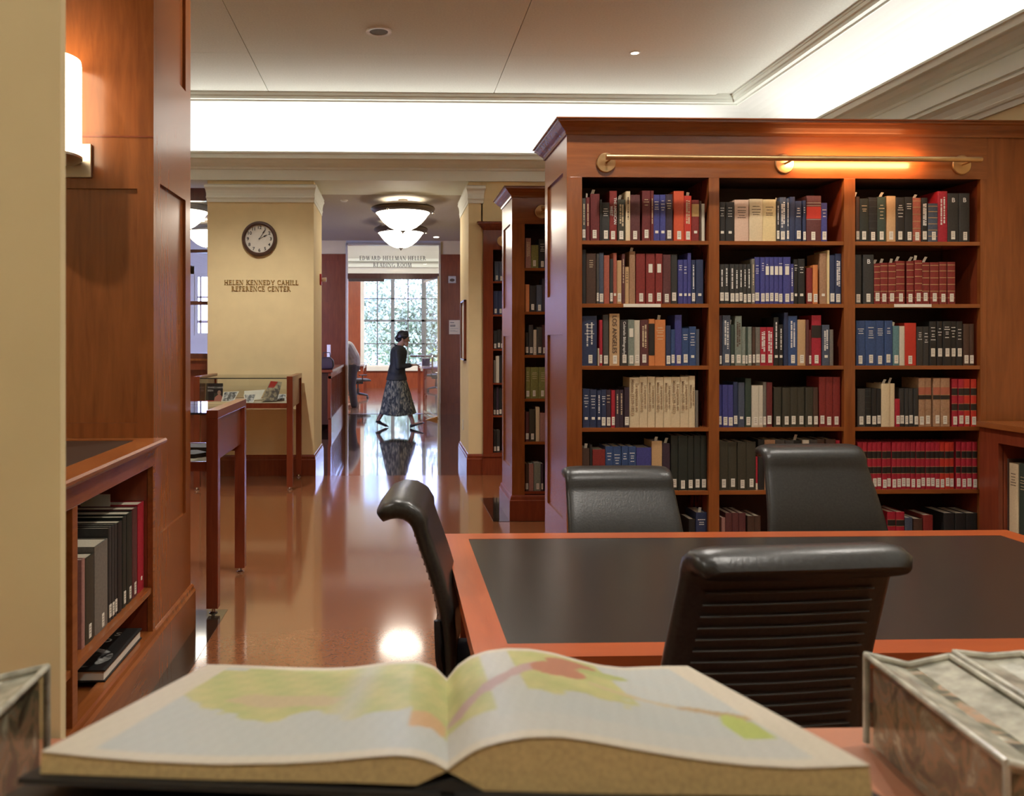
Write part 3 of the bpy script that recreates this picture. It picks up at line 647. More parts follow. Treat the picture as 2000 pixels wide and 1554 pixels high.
# the lit tube sits on the wood side of the rail
area('rail_lamp_tube', ((la+lb)/2, 4.71+.020, zr), (PI/2, 0, 0), lb-la, .03, 3.2, (1, .46, .18))
c = P(1058, 413, Y2)
raillamp(c.x-.02, c.x+1.9, Y2, c.z+.012, [c.x, c.x+.95, c.x+1.85], 'brass rail lamp of the second bookcase, only its end disc showing')
c = P(981, 470, Y3)
raillamp(c.x, c.x+.7, Y3, c.z+.01, [c.x, c.x+.66], 'brass rail lamp of the farthest bookcase, a sliver of its disc showing', out=.09)

# =================================================================== BOOKS
CN = {'K': ('black', (.014,.013,.012)), 'BG': ('blackish-green', (.018,.022,.016)), 'CH': ('charcoal', (.030,.029,.027)), 'DG': ('dark grey', (.06,.055,.05)), 'GY': ('grey', (.16,.145,.12)),
 'BR': ('dark brown', (.065,.032,.020)), 'LB': ('light brown', (.34,.19,.105)), 'MR': ('maroon', (.13,.018,.018)), 'DM': ('brownish maroon', (.10,.028,.028)), 'DR': ('dark red', (.20,.020,.016)),
 'RD': ('bright red', (.48,.030,.016)), 'OR': ('orange-red', (.56,.075,.025)), 'CR': ('crimson', (.36,.014,.030)), 'SR': ('salmon-red', (.36,.095,.06)), 'OG': ('orange', (.58,.20,.06)),
 'NV': ('navy', (.022,.034,.085)), 'BL': ('blue', (.030,.065,.17)), 'RB': ('royal blue', (.048,.050,.21)), 'SL': ('slate blue', (.060,.075,.11)), 'TL': ('greenish grey', (.20,.23,.19)),
 'TB': ('teal', (.10,.21,.23)), 'GN': ('dark green', (.035,.055,.040)), 'CM': ('cream', (.64,.52,.33)), 'PC': ('pinkish cream', (.62,.43,.32)), 'YC': ('yellowish cream', (.68,.54,.28)), 'TN': ('tan', (.50,.32,.16)),
 'WC': ('off-white', (.58,.53,.42)), 'OL': ('olive', (.20,.20,.055)), 'OV': ('blackish-brown', (.040,.036,.022)), 'PK': ('dusty pink', (.34,.17,.14)), 'PP': ('dark purple', (.040,.022,.035)), 'LW': ('tan law', (.36,.21,.12))}
BM = {k: plain('book_cloth_'+v[0].replace(' ', '_').replace('-', '_'), v[1], .55, var=.06 if v[1][0] > .4 else .16, scale=90, bump=.1) for k, v in CN.items()}
BAND = plain('spine_band_black', (.02, .015, .012), .5); BANDS = plain('spine_band_salmon', (.40, .12, .07), .5); BANDG = plain('spine_band_gilt', (.40, .26, .12), .45); PATCH = plain('spine_patch_tan', (.58, .36, .14), .6)
BKR = random.Random(11); LTB = plain('faded_brown_lettering', (.33, .22, .13), .7)
def make_book(w, h, d, ck, fl, label, group, txt=None, name='book'):
    """upright book, spine facing -Y at y=0, centred on x, base z=0; flags choose tags, titles, bands"""
    r = empty(name, (0, 0, 0), label, 'book', group); mat = BM[ck]; b = min(.004, w*.18); t = min(.003, w*.2)
    # cover: rounded spine and two boards
    out = [(-w/2, d), (-w/2, b*.8)] + [(-w/2*math.cos(a), b*.8-b*.8*math.sin(a)) for a in [PI*k/8 for k in range(1, 8)]] + [(w/2, b*.8), (w/2, d)]
    inn = [(w/2-t, d), (w/2-t, b+.002), (-w/2+t, b+.002), (-w/2+t, d)]
    q = MB(); q.prism(out+inn, 'z', 0, h); q.build('cover', mat, r, smooth=True, sharp=.7)
    MB().box(-w/2+t, b+.002, .003, w/2-t, d-.004, h-.004).build('page_block', PAPER, r)
    def f(x): return b*.8-b*.8*math.sin(math.acos(max(-1, min(1, x/(w/2)))))
    if 'w' in fl or 'u' in fl or 's' in fl:
        tw = min(.0225, w*.74); x0 = BKR.uniform(-.12, .12)*(w-tw); y_ = -.0012
        if 'w' in fl:
            zt = BKR.uniform(.008, .018) if 'h' not in fl else h*.2
            MB().box(x0-tw/2, y_, zt, x0+tw/2, f(tw/2)+.001, zt+.048).build('call_number_tag', TAG, r)
            MB().box(x0-tw*.3, y_-.0004, zt+.036, x0+tw*.3, y_, zt+.038).box(x0-tw*.3, y_-.0004, zt+.026, x0+tw*.25, y_, zt+.028).box(x0-tw*.3, y_-.0004, zt+.016, x0+tw*.3, y_, zt+.018).build('tag_writing', INK, r)
        if 'u' in fl: MB().box(-tw/2, y_, h*.62, tw/2, f(tw/2)+.001, h*.62+.05).build('spine_patch', TAG, r)
        if 's' in fl: MB().box(-tw*.4, y_, .045, tw*.4, f(tw/2)+.001, .060).build('small_tag', TAG, r)
    if txt:
        n = len(txt); size = min(w*.9, .045) if 'B' != txt else .036
        g = textmb(txt, size, .0004, bold=.0006)
        if txt != 'B': g.xf(Matrix.Rotation(-PI/2, 4, 'Z'))
        xs_ = [v.x for v in g.v]; ys_ = [v.y for v in g.v]
        cx_, cy_ = (min(xs_)+max(xs_))/2, (min(ys_)+max(ys_))/2
        k = min(1, h*.72/(max(ys_)-min(ys_)), w*.9/(max(xs_)-min(xs_)))
        g.xf(Matrix.Translation((0, -.0012, h*(.60 if txt != 'B' else .86))) @ FRONT @ Matrix.Scale(k, 4) @ Matrix.Translation((-cx_, -cy_, 0)))
        g.build('title', LTB if ck == 'CM' else INK if ck in ('TN', 'WC', 'YC') else WHT, r)
    m = MB(); tm = INK if ck in ('CM', 'PC', 'YC', 'TN', 'WC', 'LB', 'TL') else (WHT if ck in ('NV', 'BL', 'RB', 'CR', 'K', 'SL', 'CH') else GILT)
    if 't' in fl:
        z = h*BKR.uniform(.80, .86)
        for k in range(BKR.randint(3, 5)):
            hw = w*BKR.uniform(.16, .34); x_ = -hw
            while x_ < hw-.001:
                l_ = BKR.uniform(.002, .006); m.box(x_, -.0005, z, min(x_+l_, hw), f(hw)+.0006, z+.0045); x_ += l_+.0014
            z -= BKR.uniform(.011, .02)
    if 'v' in fl:
        rows = 2 if w > .032 else 1
        for k in range(rows):
            xc = (k-.5)*w*.3 if rows == 2 else 0; z = h*BKR.uniform(.84, .9); ze = h*BKR.uniform(.34, .45)
            while z > ze:
                l_ = BKR.uniform(.003, .009); m.box(xc-min(.0045, w*.14), -.0005, z-l_, xc+min(.0045, w*.14), f(w*.3)+.0006, z); z -= l_+BKR.choice((.0012, .0012, .005))
    if m.v: m.build('title', tm, r)
    if 'b' in fl:
        m = MB()
        for k in (.14, .30, .46, .62, .78, .92): m.prism([(-w/2*math.cos(a)*1.0, b*.8-(b*.8+.0012)*math.sin(a)) for a in [PI*k_/8 for k_ in range(0, 9)]], 'z', h*k, h*k+.004)
        m.build('raised_band', BANDG if ck != 'K' else BM['CH'], r)
    def bnd(nm, z0, z1, mt): MB().prism([(-(w/2+.0004)*math.cos(a), b*.8-(b*.8+.0009)*math.sin(a)) for a in [PI*k_/8 for k_ in range(0, 9)]], 'z', z0, z1).build(nm, mt, r)
    if 'l' in fl:      # red reporters with two black labels
        bnd('black_label', h*.66, h*.80, BAND); bnd('black_label', h*.34, h*.47, BAND)
        for z in (.65, .805, .33, .475): bnd('gilt_line', h*z, h*z+.002, BANDG)
    if 'y' in fl:      # tan law volumes
        bnd('black_label', h*.56, h*.645, BAND); bnd('salmon_label', h*.66, h*.81, BANDS)
        for z in (.18, .36, .55, .65, .82): bnd('gilt_line', h*z, h*z+.002, BANDG)
    if 'k' in fl: bnd('black_label', h*.22, h*.9, BAND)
    if 'j' in fl: bnd('black_label', h*.55, h*.80, BAND)
    if 'm' in fl: bnd('red_label', h*.50, h*.76, BM['RD']); bnd('gilt_line', h*.48, h*.485, TAG); bnd('gilt_line', h*.78, h*.785, TAG); bnd('gilt_line', h*.84, h*.845, TAG)
    if 'q' in fl: bnd('tan_label', h*.60, h*.90, PATCH)
    if 'c' in fl: bnd('pale_label', h*.0+.001, h*.2, MATS['page_edges'])
    if 'p' in fl:
        x_ = BKR.uniform(-.2, .2)*w; hs = BKR.uniform(.022, .036); ww = min(.018, w*.5); dx = BKR.uniform(.0, .3)*w
        q = MB(); q.loft([[(x_-ww/2+dx*s*s, .03-.012*s, h-.012+(hs+.012)*s), (x_+ww/2+dx*s*s, .03-.012*s+.004, h-.012+(hs+.010)*s), (x_+ww/2+dx*s*s, .0312-.012*s+.004, h-.012+(hs+.010)*s), (x_-ww/2+dx*s*s, .0312-.012*s, h-.012+(hs+.012)*s)] for s in (0, .3, .6, .85, 1)])
        q.build('paper_slip', SLIP, r)
    return r
ORD = ['first', 'second', 'third', 'fourth', 'fifth', 'sixth', 'seventh', 'eighth', 'ninth', 'tenth', 'eleventh', 'twelfth', 'thirteenth', 'fourteenth', 'fifteenth', 'sixteenth', 'seventeenth', 'eighteenth', 'nineteenth', 'twentieth', 'twenty-first', 'twenty-second', 'twenty-third', 'twenty-fourth']
NUM = ['', 'one', 'two', 'three', 'four', 'five', 'six', 'seven', 'eight', 'nine', 'ten', 'eleven', 'twelve', 'thirteen', 'fourteen', 'fifteen', 'sixteen', 'seventeen', 'eighteen', 'nineteen', 'twenty', 'twenty-one', 'twenty-two', 'twenty-three', 'twenty-four']
USED = set()
def feature(fl, txt):
    if txt == 'B': return 'lettered B'
    if txt: return 'reading %s' % txt.split('\n')[0].title()
    if 'l' in fl: return 'with two black labels'
    if 'y' in fl: return 'with black and salmon labels'
    if 'm' in fl: return 'with red title label'
    if 'j' in fl: return 'with black label'
    if 'q' in fl: return 'with tan top label'
    if 'p' in fl: return 'with paper slip'
    if 'u' in fl: return 'with upper white patch'
    if 'w' in fl: return 'with white tag'
    if 'v' in fl: return 'with vertical title'
    if 's' in fl: return 'with small tag'
    return ''
def fillshelf(rows, ox, oy, sc_, Yf, zs, ybot, where, group, dep=.17, lim=None, rec=.025):
    """rows of (x0, x1, ytop, colour, flags[, text]) read off the photograph at scale sc_ and offset; books stand on height zs"""
    yp = Yf+rec; prev = -1e9; out = []
    for rw in rows:
        x0, x1, yt, ck, fl = rw[:5]; txt = rw[5] if len(rw) > 5 else None
        a = P(ox+x0/sc_, oy+yt/sc_, yp); b = P(ox+x1/sc_, oy+yt/sc_, yp)
        X0, X1_ = max(a.x, prev+.0012), b.x
        if X1_-X0 < .006: X1_ = X0+.006
        prev = X1_
        out.append((X0, X1_, max(.05, a.z-zs), ck, fl, txt))
    if lim:
        lo_, hi_ = lim[0]+.0015, lim[1]-.0015; a0, b0 = out[0][0], out[-1][1]; na, nb_2 = max(a0, lo_), min(b0, hi_)
        if (na, nb_2) != (a0, b0): f2 = (nb_2-na)/(b0-a0); out = [(na+(o[0]-a0)*f2, na+(o[1]-a0)*f2)+o[2:] for o in out]
    n = len(out); hs = sorted(o[2] for o in out); wsz = sorted(o[1]-o[0] for o in out)
    runs = []; i = 0
    while i < n:
        j = i
        while j+1 < n and out[j+1][3] == out[i][3] and abs(out[j+1][2]-out[i][2]) < .05: j += 1
        for q in range(i, j+1): runs.append((q-i, j-i+1))
        i = j+1
    for i, (X0, X1_, h, ck, fl, txt) in enumerate(out):
        cn = CN[ck][0]; k, rn = runs[i]; ft = feature(fl, txt)
        nb = [CN[out[j][3]][0] for j in (i-1, i+1) if 0 <= j < n]
        cands = []
        if rn >= 3: cands.append('%s of the %s %s volumes %s, %s' % (ORD[k], NUM[rn], cn, ft, where))
        else:
            sz = 'thick' if X1_-X0 > .058 else ('thin' if X1_-X0 < .025 else ('tall' if h > hs[-1]-.008 and n > 3 else ''))
            if len(nb) == 2: cands.append('%s %s book %s between %s and %s ones, %s' % (sz, cn, ft, nb[0], nb[1], where))
            elif nb: cands.append('%s %s book %s at the end next to a %s one, %s' % (sz, cn, ft, nb[0], where))
            cands.append('%s %s book %s, %s from the left, %s' % (sz, cn, ft, ORD[min(i, 23)], where))
        cands.append('%s book %s from the left, %s' % (cn, ORD[min(i, 23)], where))
        lab = None
        for c_ in cands:
            c_ = ' '.join(c_.split()).replace(' ,', ',')
            if len(c_.split()) <= 16 and c_ not in USED: lab = c_; break
        if not lab: lab = ' '.join(cands[-1].split())
        USED.add(lab)
        d = dep*BKR.uniform(.85, 1.05)
        r = make_book(X1_-X0, h, d, ck, fl, lab, group, txt)
        r.location = ((X0+X1_)/2, yp+BKR.uniform(-.004, .006), zs+.0005)
A_, B_, C_ = (1120, 330, 1088/280), (1390, 330, 1088/280), (1655, 330, 1088/280)
D_, E_, G_ = (1120, 710, 1280/280), (1390, 710, 1280/280), (1655, 710, 1577/345)
SHN = ['top shelf', 'second shelf', 'third shelf', 'fourth shelf', 'fifth shelf', 'bottom shelf']
BN = ['aisle-side bay', 'middle bay', 'wall-side bay']
def big(rg, bay, sh, rows, **k):
    fillshelf(rows, *rg, Y1, SH1[sh], 0, SHN[sh]+', '+BN[bay], 'books on the %s of the %s of the large bookcase' % (SHN[sh], BN[bay]), lim=BAYS1[bay], **k)
big(A_, 0, 0, [(66,94,222,'DG','wv'),(96,124,215,'MR','vp'),(130,200,188,'MR','wp'),(202,213,232,'CH',''),(215,275,254,'CH','wt'),(276,332,165,'DR','w','THE AMERICAN\nWEST'),(338,396,230,'OV','wvp'),(398,430,170,'CM','v'),(431,507,195,'DM','w'),
 (522,585,165,'MR','wt'),(587,608,165,'MR','v'),(610,656,195,'RB','st'),(658,700,195,'RB','st'),(703,756,190,'PP','wt'),(764,840,167,'OR','w'),(842,896,203,'RD','wvp'),(900,955,235,'DR','qs'),(957,971,243,'BR',''),(973,1000,263,'WC','')])
big(A_, 0, 1, [(66,96,612,'K',''),(98,172,640,'BR','t'),(174,193,645,'DG','w'),(194,230,635,'SL','w'),(232,274,655,'SR',''),(275,300,682,'CH','w'),(302,330,637,'SR','s'),(332,366,693,'TN','w'),(368,392,645,'DM','v'),(394,424,742,'TN','t'),(426,470,625,'LB','p'),
 (476,545,642,'DR','w'),(552,620,642,'DR','wu'),(624,676,642,'DR','wu'),(680,738,650,'DM','w'),(742,790,648,'CH','w'),(797,834,688,'RB','st'),(836,866,688,'RB','st'),(868,895,637,'RB','s'),(897,926,690,'NV','vw'),(930,985,688,'NV','s')])
big(A_, 0, 2, [(68,180,1115,'NV','wtv'),(186,195,1360,'WC',''),(196,220,1145,'CR','w'),(226,270,1107,'DG','w'),(273,350,1098,'TN','w','LOS ANGELES'),(354,412,1145,'CH','w','Colorado Bibliography'),(414,462,1143,'TL','wu'),(463,504,1147,'WC','w'),(507,570,1145,'DM','wv'),
 (571,616,1138,'OG','k'),(620,700,1143,'OG','tp'),(701,738,1188,'NV','w'),(739,770,1217,'BL','w'),(773,824,1107,'RB','w'),(825,878,1208,'BL','wt'),(879,932,1195,'BL','st'),(934,958,1215,'SL','')])
big(D_, 0, 3, [(84,145,225,'NV','st'),(146,208,232,'NV','st'),(210,245,240,'NV','sv'),(247,292,232,'NV','wt'),(294,335,235,'PP','wt'),(338,372,237,'CR','w'),(374,410,235,'PP','v'),(411,450,235,'PP','v'),(454,500,212,'PP','w')] +
 [(x, y, t, 'CM', '', 'La esperanza en\nMéxico (1539-1821)') for x, y, t in ((502,588,125),(590,660,120),(663,730,117),(733,803,122),(806,873,120),(875,952,120),(954,1028,117),(1030,1084,110))] + [(1090,1116,240,'GY','')], dep=.15)
big(D_, 0, 4, [(78,143,755,'BR','p'),(147,168,722,'K',''),(173,285,768,'DR',''),(288,355,740,'BL','t'),(357,430,740,'BL','t'),(432,492,738,'BL','t'),(494,562,740,'BL','t'),(566,700,750,'RB',''),(703,795,692,'TN','p'),(798,866,710,'PP','p'),(878,940,642,'BG','w'),(942,1025,645,'BG','w'),(1028,1081,645,'BG','w'),(1084,1140,642,'BG','w'),(1143,1198,642,'BG','w')])
big(D_, 0, 5, [(1035,1095,1390,'K',''),(1100,1203,1330,'NV','tp')], dep=.19)
big(B_, 1, 0, [(60,107,250,'K','st'),(110,176,250,'K','st'),(178,285,232,'PC','t'),(288,387,228,'CM','t'),(389,490,230,'YC','t'),(491,515,245,'CH','wvp'),(521,570,213,'SL','wv'),(571,592,222,'SL','wv'),(595,636,210,'NV',''),(638,686,242,'NV','wt'),(695,720,238,'NV','wt'),(721,831,203,'DM','wm'),(833,878,257,'RB','wt')])
big(B_, 1, 1, [(60,97,722,'CH','wv'),(98,136,722,'CH','wv'),(137,175,722,'CH','wv'),(177,210,722,'CH','wv'),(212,242,722,'CH','wv'),(243,271,722,'CH','wv'),(272,304,722,'CH','wv'),(306,329,682,'GY','wv'),(332,371,668,'RB','wt'),(373,408,670,'RB','wt'),(410,443,668,'RB','wtu'),(445,478,668,'RB','wu'),(479,512,668,'RB','wu'),(513,546,668,'RB','wtu'),
 (548,604,668,'RB','wtu'),(605,631,720,'RB','wv'),(633,663,685,'K','st'),(665,715,682,'K','st'),(730,773,750,'DR','w'),(775,812,728,'OG','w'),(830,884,640,'LB','s'),(886,902,617,'YC',''),(904,944,655,'NV','w'),(947,994,642,'NV','wv')])
big(B_, 1, 2, [(60,79,1112,'PP','w'),(85,145,1110,'SL','wv'),(147,176,1180,'GN','wp'),(178,228,1115,'TL','wv'),(230,257,1197,'TL','w'),(259,275,1205,'GN','w'),(276,305,1197,'TL','w'),(307,330,1200,'BR','w'),(333,368,1200,'GY','w'),(370,416,1200,'CR','wv'),(418,470,1200,'CR','wv'),(474,511,1125,'K','vs'),(513,545,1180,'K','vs'),(549,580,1090,'NV',''),
 (582,650,1115,'BL','wv'),(653,715,1143,'TN','w'),(717,738,1145,'DM',''),(740,761,1220,'MR','w'),(763,835,1110,'CR','wj'),(840,895,1182,'SL','vs'),(897,925,1218,'GY','')])
big(E_, 1, 3, [(64,95,190,'RB','w'),(97,145,190,'RB','w'),(146,193,190,'RB','w'),(196,235,165,'NV','w'),(241,299,170,'SL','s'),(303,355,133,'GN','w'),(358,420,195,'WC','w'),(421,460,195,'WC','w'),(461,493,165,'GY','w'),(494,545,168,'MR','w'),(562,630,212,'OV','w'),(632,700,215,'OV','w'),(702,765,212,'OV','w'),(767,835,212,'OV','w'),(837,904,212,'OV','w'),(907,950,212,'BR','w'),
 (962,1021,120,'DR','w'),(1023,1085,120,'DR','w'),(1087,1153,120,'DR','w')])
big(E_, 1, 4, [(65,150,695,'OV','w'),(152,230,700,'OV','w'),(232,310,700,'OV','w'),(312,394,698,'OV','w'),(396,413,830,'CR','c'),(417,472,678,'K',''),(475,570,682,'LB',''),(572,655,682,'DG',''),(658,733,685,'DG',''),(736,808,685,'K','p'),(810,870,683,'WC',''),(873,945,680,'DG',''),(947,1015,675,'BR',''),(1017,1105,675,'BR',''),(1110,1148,685,'CR','')])
big(E_, 1, 5, [(90,122,1375,'PK','w'),(126,184,1335,'DM',''),(188,245,1335,'DM',''),(247,306,1335,'DM',''),(320,380,1360,'BR',''),(383,440,1360,'BR','')], dep=.2)
big(C_, 2, 0, [(63,92,210,'BR','wp'),(94,162,225,'BG','wt'),(165,230,215,'K','wb'),(232,298,210,'GN','wtp'),(301,367,205,'TN','w'),(369,435,215,'K','wt'),(437,495,213,'K','wt'),(498,564,218,'SR','bwp'),(567,612,218,'K','wv'),(614,685,262,'SL','wb'),(690,763,168,'CR','v'),(766,850,183,'CH','w','B'),(852,932,183,'CH','w','B')])
big(C_, 2, 1, [(62,112,650,'CH','w'),(120,200,650,'CH','w','B'),(204,250,718,'DR','bwp'),(252,308,712,'DR','bwp'),(312,368,712,'DR','bwp'),(371,436,698,'DR','bwp'),(455,511,698,'DR','bwp'),(513,568,692,'DR','bwp'),(570,628,708,'DR','bwp'),(633,698,708,'DR','bw'),(702,757,705,'DR','bw'),(765,824,705,'DR','bw')])
big(C_, 2, 2, [(66,135,1150,'BL','wt'),(137,216,1150,'BL','wt'),(217,280,1150,'BL','wt'),(282,342,1150,'BL','wt'),(346,395,1190,'TB','wp'),(397,437,1192,'WC',''),(439,526,1168,'RD','w'),(530,579,1195,'CH','t'),(581,625,1195,'CH','t'),(627,680,1155,'K','wht'),(682,722,1155,'K','wht'),(724,785,1155,'K','wht'),(787,832,1155,'K','wht'),(834,880,1155,'K','wht'),(883,928,1175,'BR','w'),(930,965,1175,'BR','w')])
big(G_, 2, 3, [(90,159,225,'DG','w'),(162,215,220,'K','wb'),(217,262,220,'K','w'),(264,301,225,'K','w'),(303,377,180,'CM','p'),(379,427,178,'CM','p'),(429,468,315,'CR','w'),(471,515,222,'CH','w'),(517,549,222,'CH','w'),(551,590,222,'CH','w'),(592,631,222,'CH','w'),(637,694,130,'LW','yw'),(696,756,130,'LW','yw'),(768,832,130,'LW','yw'),(834,914,130,'LW','yw'),
 (937,990,138,'CR','lw'),(992,1040,138,'CR','lw'),(1042,1096,138,'RD','lw'),(1106,1157,138,'RD','lw')])
rows = [(95+i*43.2, 95+(i+1)*43.2-1.5, 702, 'CR' if i < 17 else 'RD', 'lw') for i in range(20)] + [(976,1018,700,'CR','lw'),(1020,1062,700,'CR','lw'),(1064,1111,700,'CR','lw'),(1117,1160,700,'CR','lw')]
big(G_, 2, 4, rows)
big(G_, 2, 5, [(365,440,1325,'CR','l'),(442,518,1325,'CR','l'),(522,590,1375,'SL',''),(600,680,1385,'BR','w'),(690,778,1352,'DR',''),(886,986,1335,'K',''),(988,1088,1335,'K',''),(1090,1192,1335,'K','')], dep=.21)
# white volume letters on the three black binders: drawn on their spines already as tags; second bookcase
H_, I_ = (920, 340, 950/220), (920, 680, 950/220)
def two(rg, sh, rows): fillshelf(rows, *rg, Y2, SH2[sh], 0, ['top', 'second', 'third', 'fourth', 'fifth', 'bottom'][sh]+' shelf, second bookcase', 'books showing in the second bookcase', rec=.03)
two(H_, 0, [(458,505,540,'PK','v'),(508,570,598,'OL','w'),(572,630,548,'K','wt')])
two(H_, 1, [(457,492,930,'OG',''),(496,550,940,'K','w'),(553,600,935,'SL','w'),(602,640,880,'PP','')])
two(H_, 2, [(457,488,1335,'CH','w'),(490,525,1272,'DG','w'),(527,553,1312,'WC','w'),(555,600,1290,'DG','w'),(603,640,1272,'DM','w')])
two(I_, 3, [(457,502,160,'OL','wt'),(504,570,160,'OL','wt'),(572,640,160,'OL','wt')])
two(I_, 4, [(457,490,535,'DM','w'),(492,543,515,'OV','w'),(547,580,495,'CM',''),(583,632,545,'PK','')])
two(I_, 5, [(457,487,975,'BR','w'),(489,528,975,'PK',''),(531,588,965,'TL','w'),(590,610,972,'PP','w')])
def three(rg, sh, rows): fillshelf(rows, *rg, Y3, SH3[sh], 0, ['top', 'second', 'third', 'fourth', 'fifth', 'bottom'][sh]+' shelf, farthest bookcase', 'books showing in the farthest bookcase', rec=.03)
three(H_, 0, [(198,235,735,'SL','w'),(237,272,735,'SL','w')])
three(H_, 1, [(190,226,985,'NV','w'),(228,268,985,'NV','w')])
three(H_, 2, [(190,220,1320,'CH','w'),(222,250,1310,'K','w'),(252,272,1320,'BR','w')])
three(I_, 3, [(190,205,100,'GY',''),(207,238,65,'WC',''),(241,262,60,'K','')])
three(I_, 4, [(190,212,330,'K','w'),(213,234,325,'PP','w'),(236,262,330,'K','w')])
three(I_, 5, [(190,214,690,'K','w'),(217,245,690,'CH','w')])
# paper strips on two shelf edges
m = (P(1218, 593, Y1), P(1291, 599.5, Y1)); MB().box(m[0].x, Y1+.0025, m[1].z, m[1].x, Y1+.0038, m[0].z).build('shelf_label', TAG, case1)
m = (P(1747, 593.5, Y1), P(1820, 599.5, Y1)); MB().box(m[0].x, Y1+.0025, m[1].z, m[1].x, Y1+.0038, m[0].z).build('shelf_label', TAG, case1)

# =================================================================== LOW CASES
XS = PX(372, 700, -1.037).x                      # side plane of the wooden column
yn = PX(300, 700, XS).y; yfar = PX(372, 700, XS).y
col = MB()
fz = lambda py: P(200, py, yn).z
ux = lambda px: P(px, 600, yn).x
panelled(col, -2.1, XS, yn, [(-1.95, fz(826), ux(268), fz(368)), (-1.95, fz(262), ux(266), 3.9)], 0, 4.0, .014, .02)
panelled_side(col, yn+.035, yfar, XS+.0, [(yn+.10, fz(1045)-.02, yfar-.10, fz(372)+.05), (yn+.10, fz(262)+.35, yfar-.10, 3.9)], 0, 4.0, .014, .02)
col.box(-2.1, yn+.03, 0, XS-.03, yfar, 4.0)
S('wall_wooden_column', col, WOOD)
pr_ = [(0, 0), (.022, 0), (.022, .19), (.014, .20), (.012, .215), (.004, .222), (0, .224)]
q = MB(); q.prism([(XS+o, z) for o, z in pr_], 'y', yn-.0, yfar+.02); S('baseboard_column', q, WOOD)
# edge bead and mid line on the column
m = MB(); m.box(-2.1, yn-.003, fz(268), XS, yn, fz(268)+.006); S('trim_column', m, WOODR)
# low bookcase on the left, open towards the aisle
lb = empty('low_bookcase', (-1.25, (yn+1.5)/2, 0), 'low cherry bookcase with dark inset top, standing against the wooden column', 'bookcase')
zt = 1.047; y0 = 1.45; xf = -1.03; xw = -1.62; y1_ = yn-.02
yA = PX(152, 700, xf).y; yB_ = PX(160, 700, xf).y-.0; yC = PX(299, 700, xf).y; zo = .930; zs = .412
# top with moulded edge
tp = [(0, -.045), (.02, -.04), (.03, -.03), (.05, -.024), (.056, -.012), (.05, -.001), (0, 0)]
q = MB(); q.prism([(xf-.06+o+.0, zt+z) for o, z in [(0, -.045), (.068, -.045), (.075, -.035), (.09, -.03), (.108, -.02), (.112, -.008), (.106, 0), (0, 0)]], 'y', y0, yn-.002); q.box(xw, y1_-.06, zt-.04, xf-.06, yn-.002, zt); q.build('top_edge', WOODY, lb)
MB().box(xw, y0, zt-.04, xf-.06, y1_-.06, zt-.003).build('top_inset', INLAYL, lb)
q = MB().box(xf-.025, yC, .2, xf, yn-.002, zo).box(xf-.025, yA-.045, .2, xf, yA, zo).box(xf-.025, y0, .2, xf, y0+.05, zo).box(xf-.025, y0, zo, xf, yn-.002, zt-.045)
q.build('face_frame', WOODY, lb, bevel=.002)
for ua_, ub_ in ((yC, yn-.002), (yA-.035, yA-.01), (y0, y0+.03)): MB().box(xw, ua_, .2, xf-.026, ub_, zt-.045).build('upright', WOODR, lb)
MB().box(xw-.02, y0, .2, xw, yn-.002, zt-.045).build('back_panel', BACKW, lb)
MB().box(xw, yA+.0-.01, zs-.024, xf-.006, yC, zs).build('shelf', WOODY, lb); MB().box(xw, y0+.03, zs-.024, xf-.006, yA-.036, zs).build('shelf', WOODY, lb)
q = MB(); q.prism([(xf-.05, 0), (xf+.018, 0), (xf+.018, .19), (xf+.008, .20), (xf+.006, .215), (xf, .224), (xf-.05, .224)], 'y', y0, yn-.002); q.box(xw, y0, .18, xf-.05, yn-.002, .2); q.build('plinth', WOODY, lb)
# its books: spines towards the aisle (+X)
def side_book(ya, yb, h, ck, fl, label, z, xs, rot=PI/2, dep=.27, group='large volumes in the low bookcase', txt=None):
    r = make_book(abs(yb-ya), h, dep, ck, fl, label, group, txt); r.location = (xs, (ya+yb)/2, z+.0005); r.rotation_euler = (0, 0, rot); return r
yy = lambda px: PX(px, 700, xf-.03).y
lst = [(284.5,272.5,.370,'CR','s','tall crimson volume, deepest in the low bookcase beside the column'), (271.5,262,.365,'DM','w','brownish maroon volume next to the crimson one in the low bookcase'),
 (261.5,251,.360,'BG','w','blackish-green volume next to the maroon one in the low bookcase'), (250,243,.358,'BG','w','blackish-green tagged volume in the low bookcase, fourth from the column'), (242,233,.350,'K','','black untagged volume in the middle of the low bookcase row'),
 (232,227,.352,'CH','w','thin charcoal volume in the low bookcase, third before the grey volumes'), (226.5,221.5,.352,'CH','w','thin charcoal volume in the low bookcase, second before the grey volumes'), (221,215.5,.352,'CH','w','thin charcoal volume in the low bookcase, touching the thick grey one'),
 (214.5,189,.318,'GY','w','thick olive-grey volume with a pale top in the low bookcase'), (188,171,.300,'OV','w','olive-brown volume beside the thick grey one, low bookcase'), (170,163.5,.305,'PK','','thin dusty pink volume at the near end of the low bookcase row')]
for pa, pb_, h, ck, fl, lab in lst: side_book(yy(pb_)+.001, yy(pa)-.001, h, ck, fl, lab, zs, xf-.035, dep=.30)
MB_ = MB(); yq = yy(272); MB_.box(-.06, -.001, 0, .06, .001, .05).xf(Matrix.Translation((xf-.20, yq-.03, zs+.371)))
bk = MB_.build('paper_slip', SLIP); tag(bk, 'pale paper slip lying on top of the tall volumes in the low bookcase', 'paper slip')
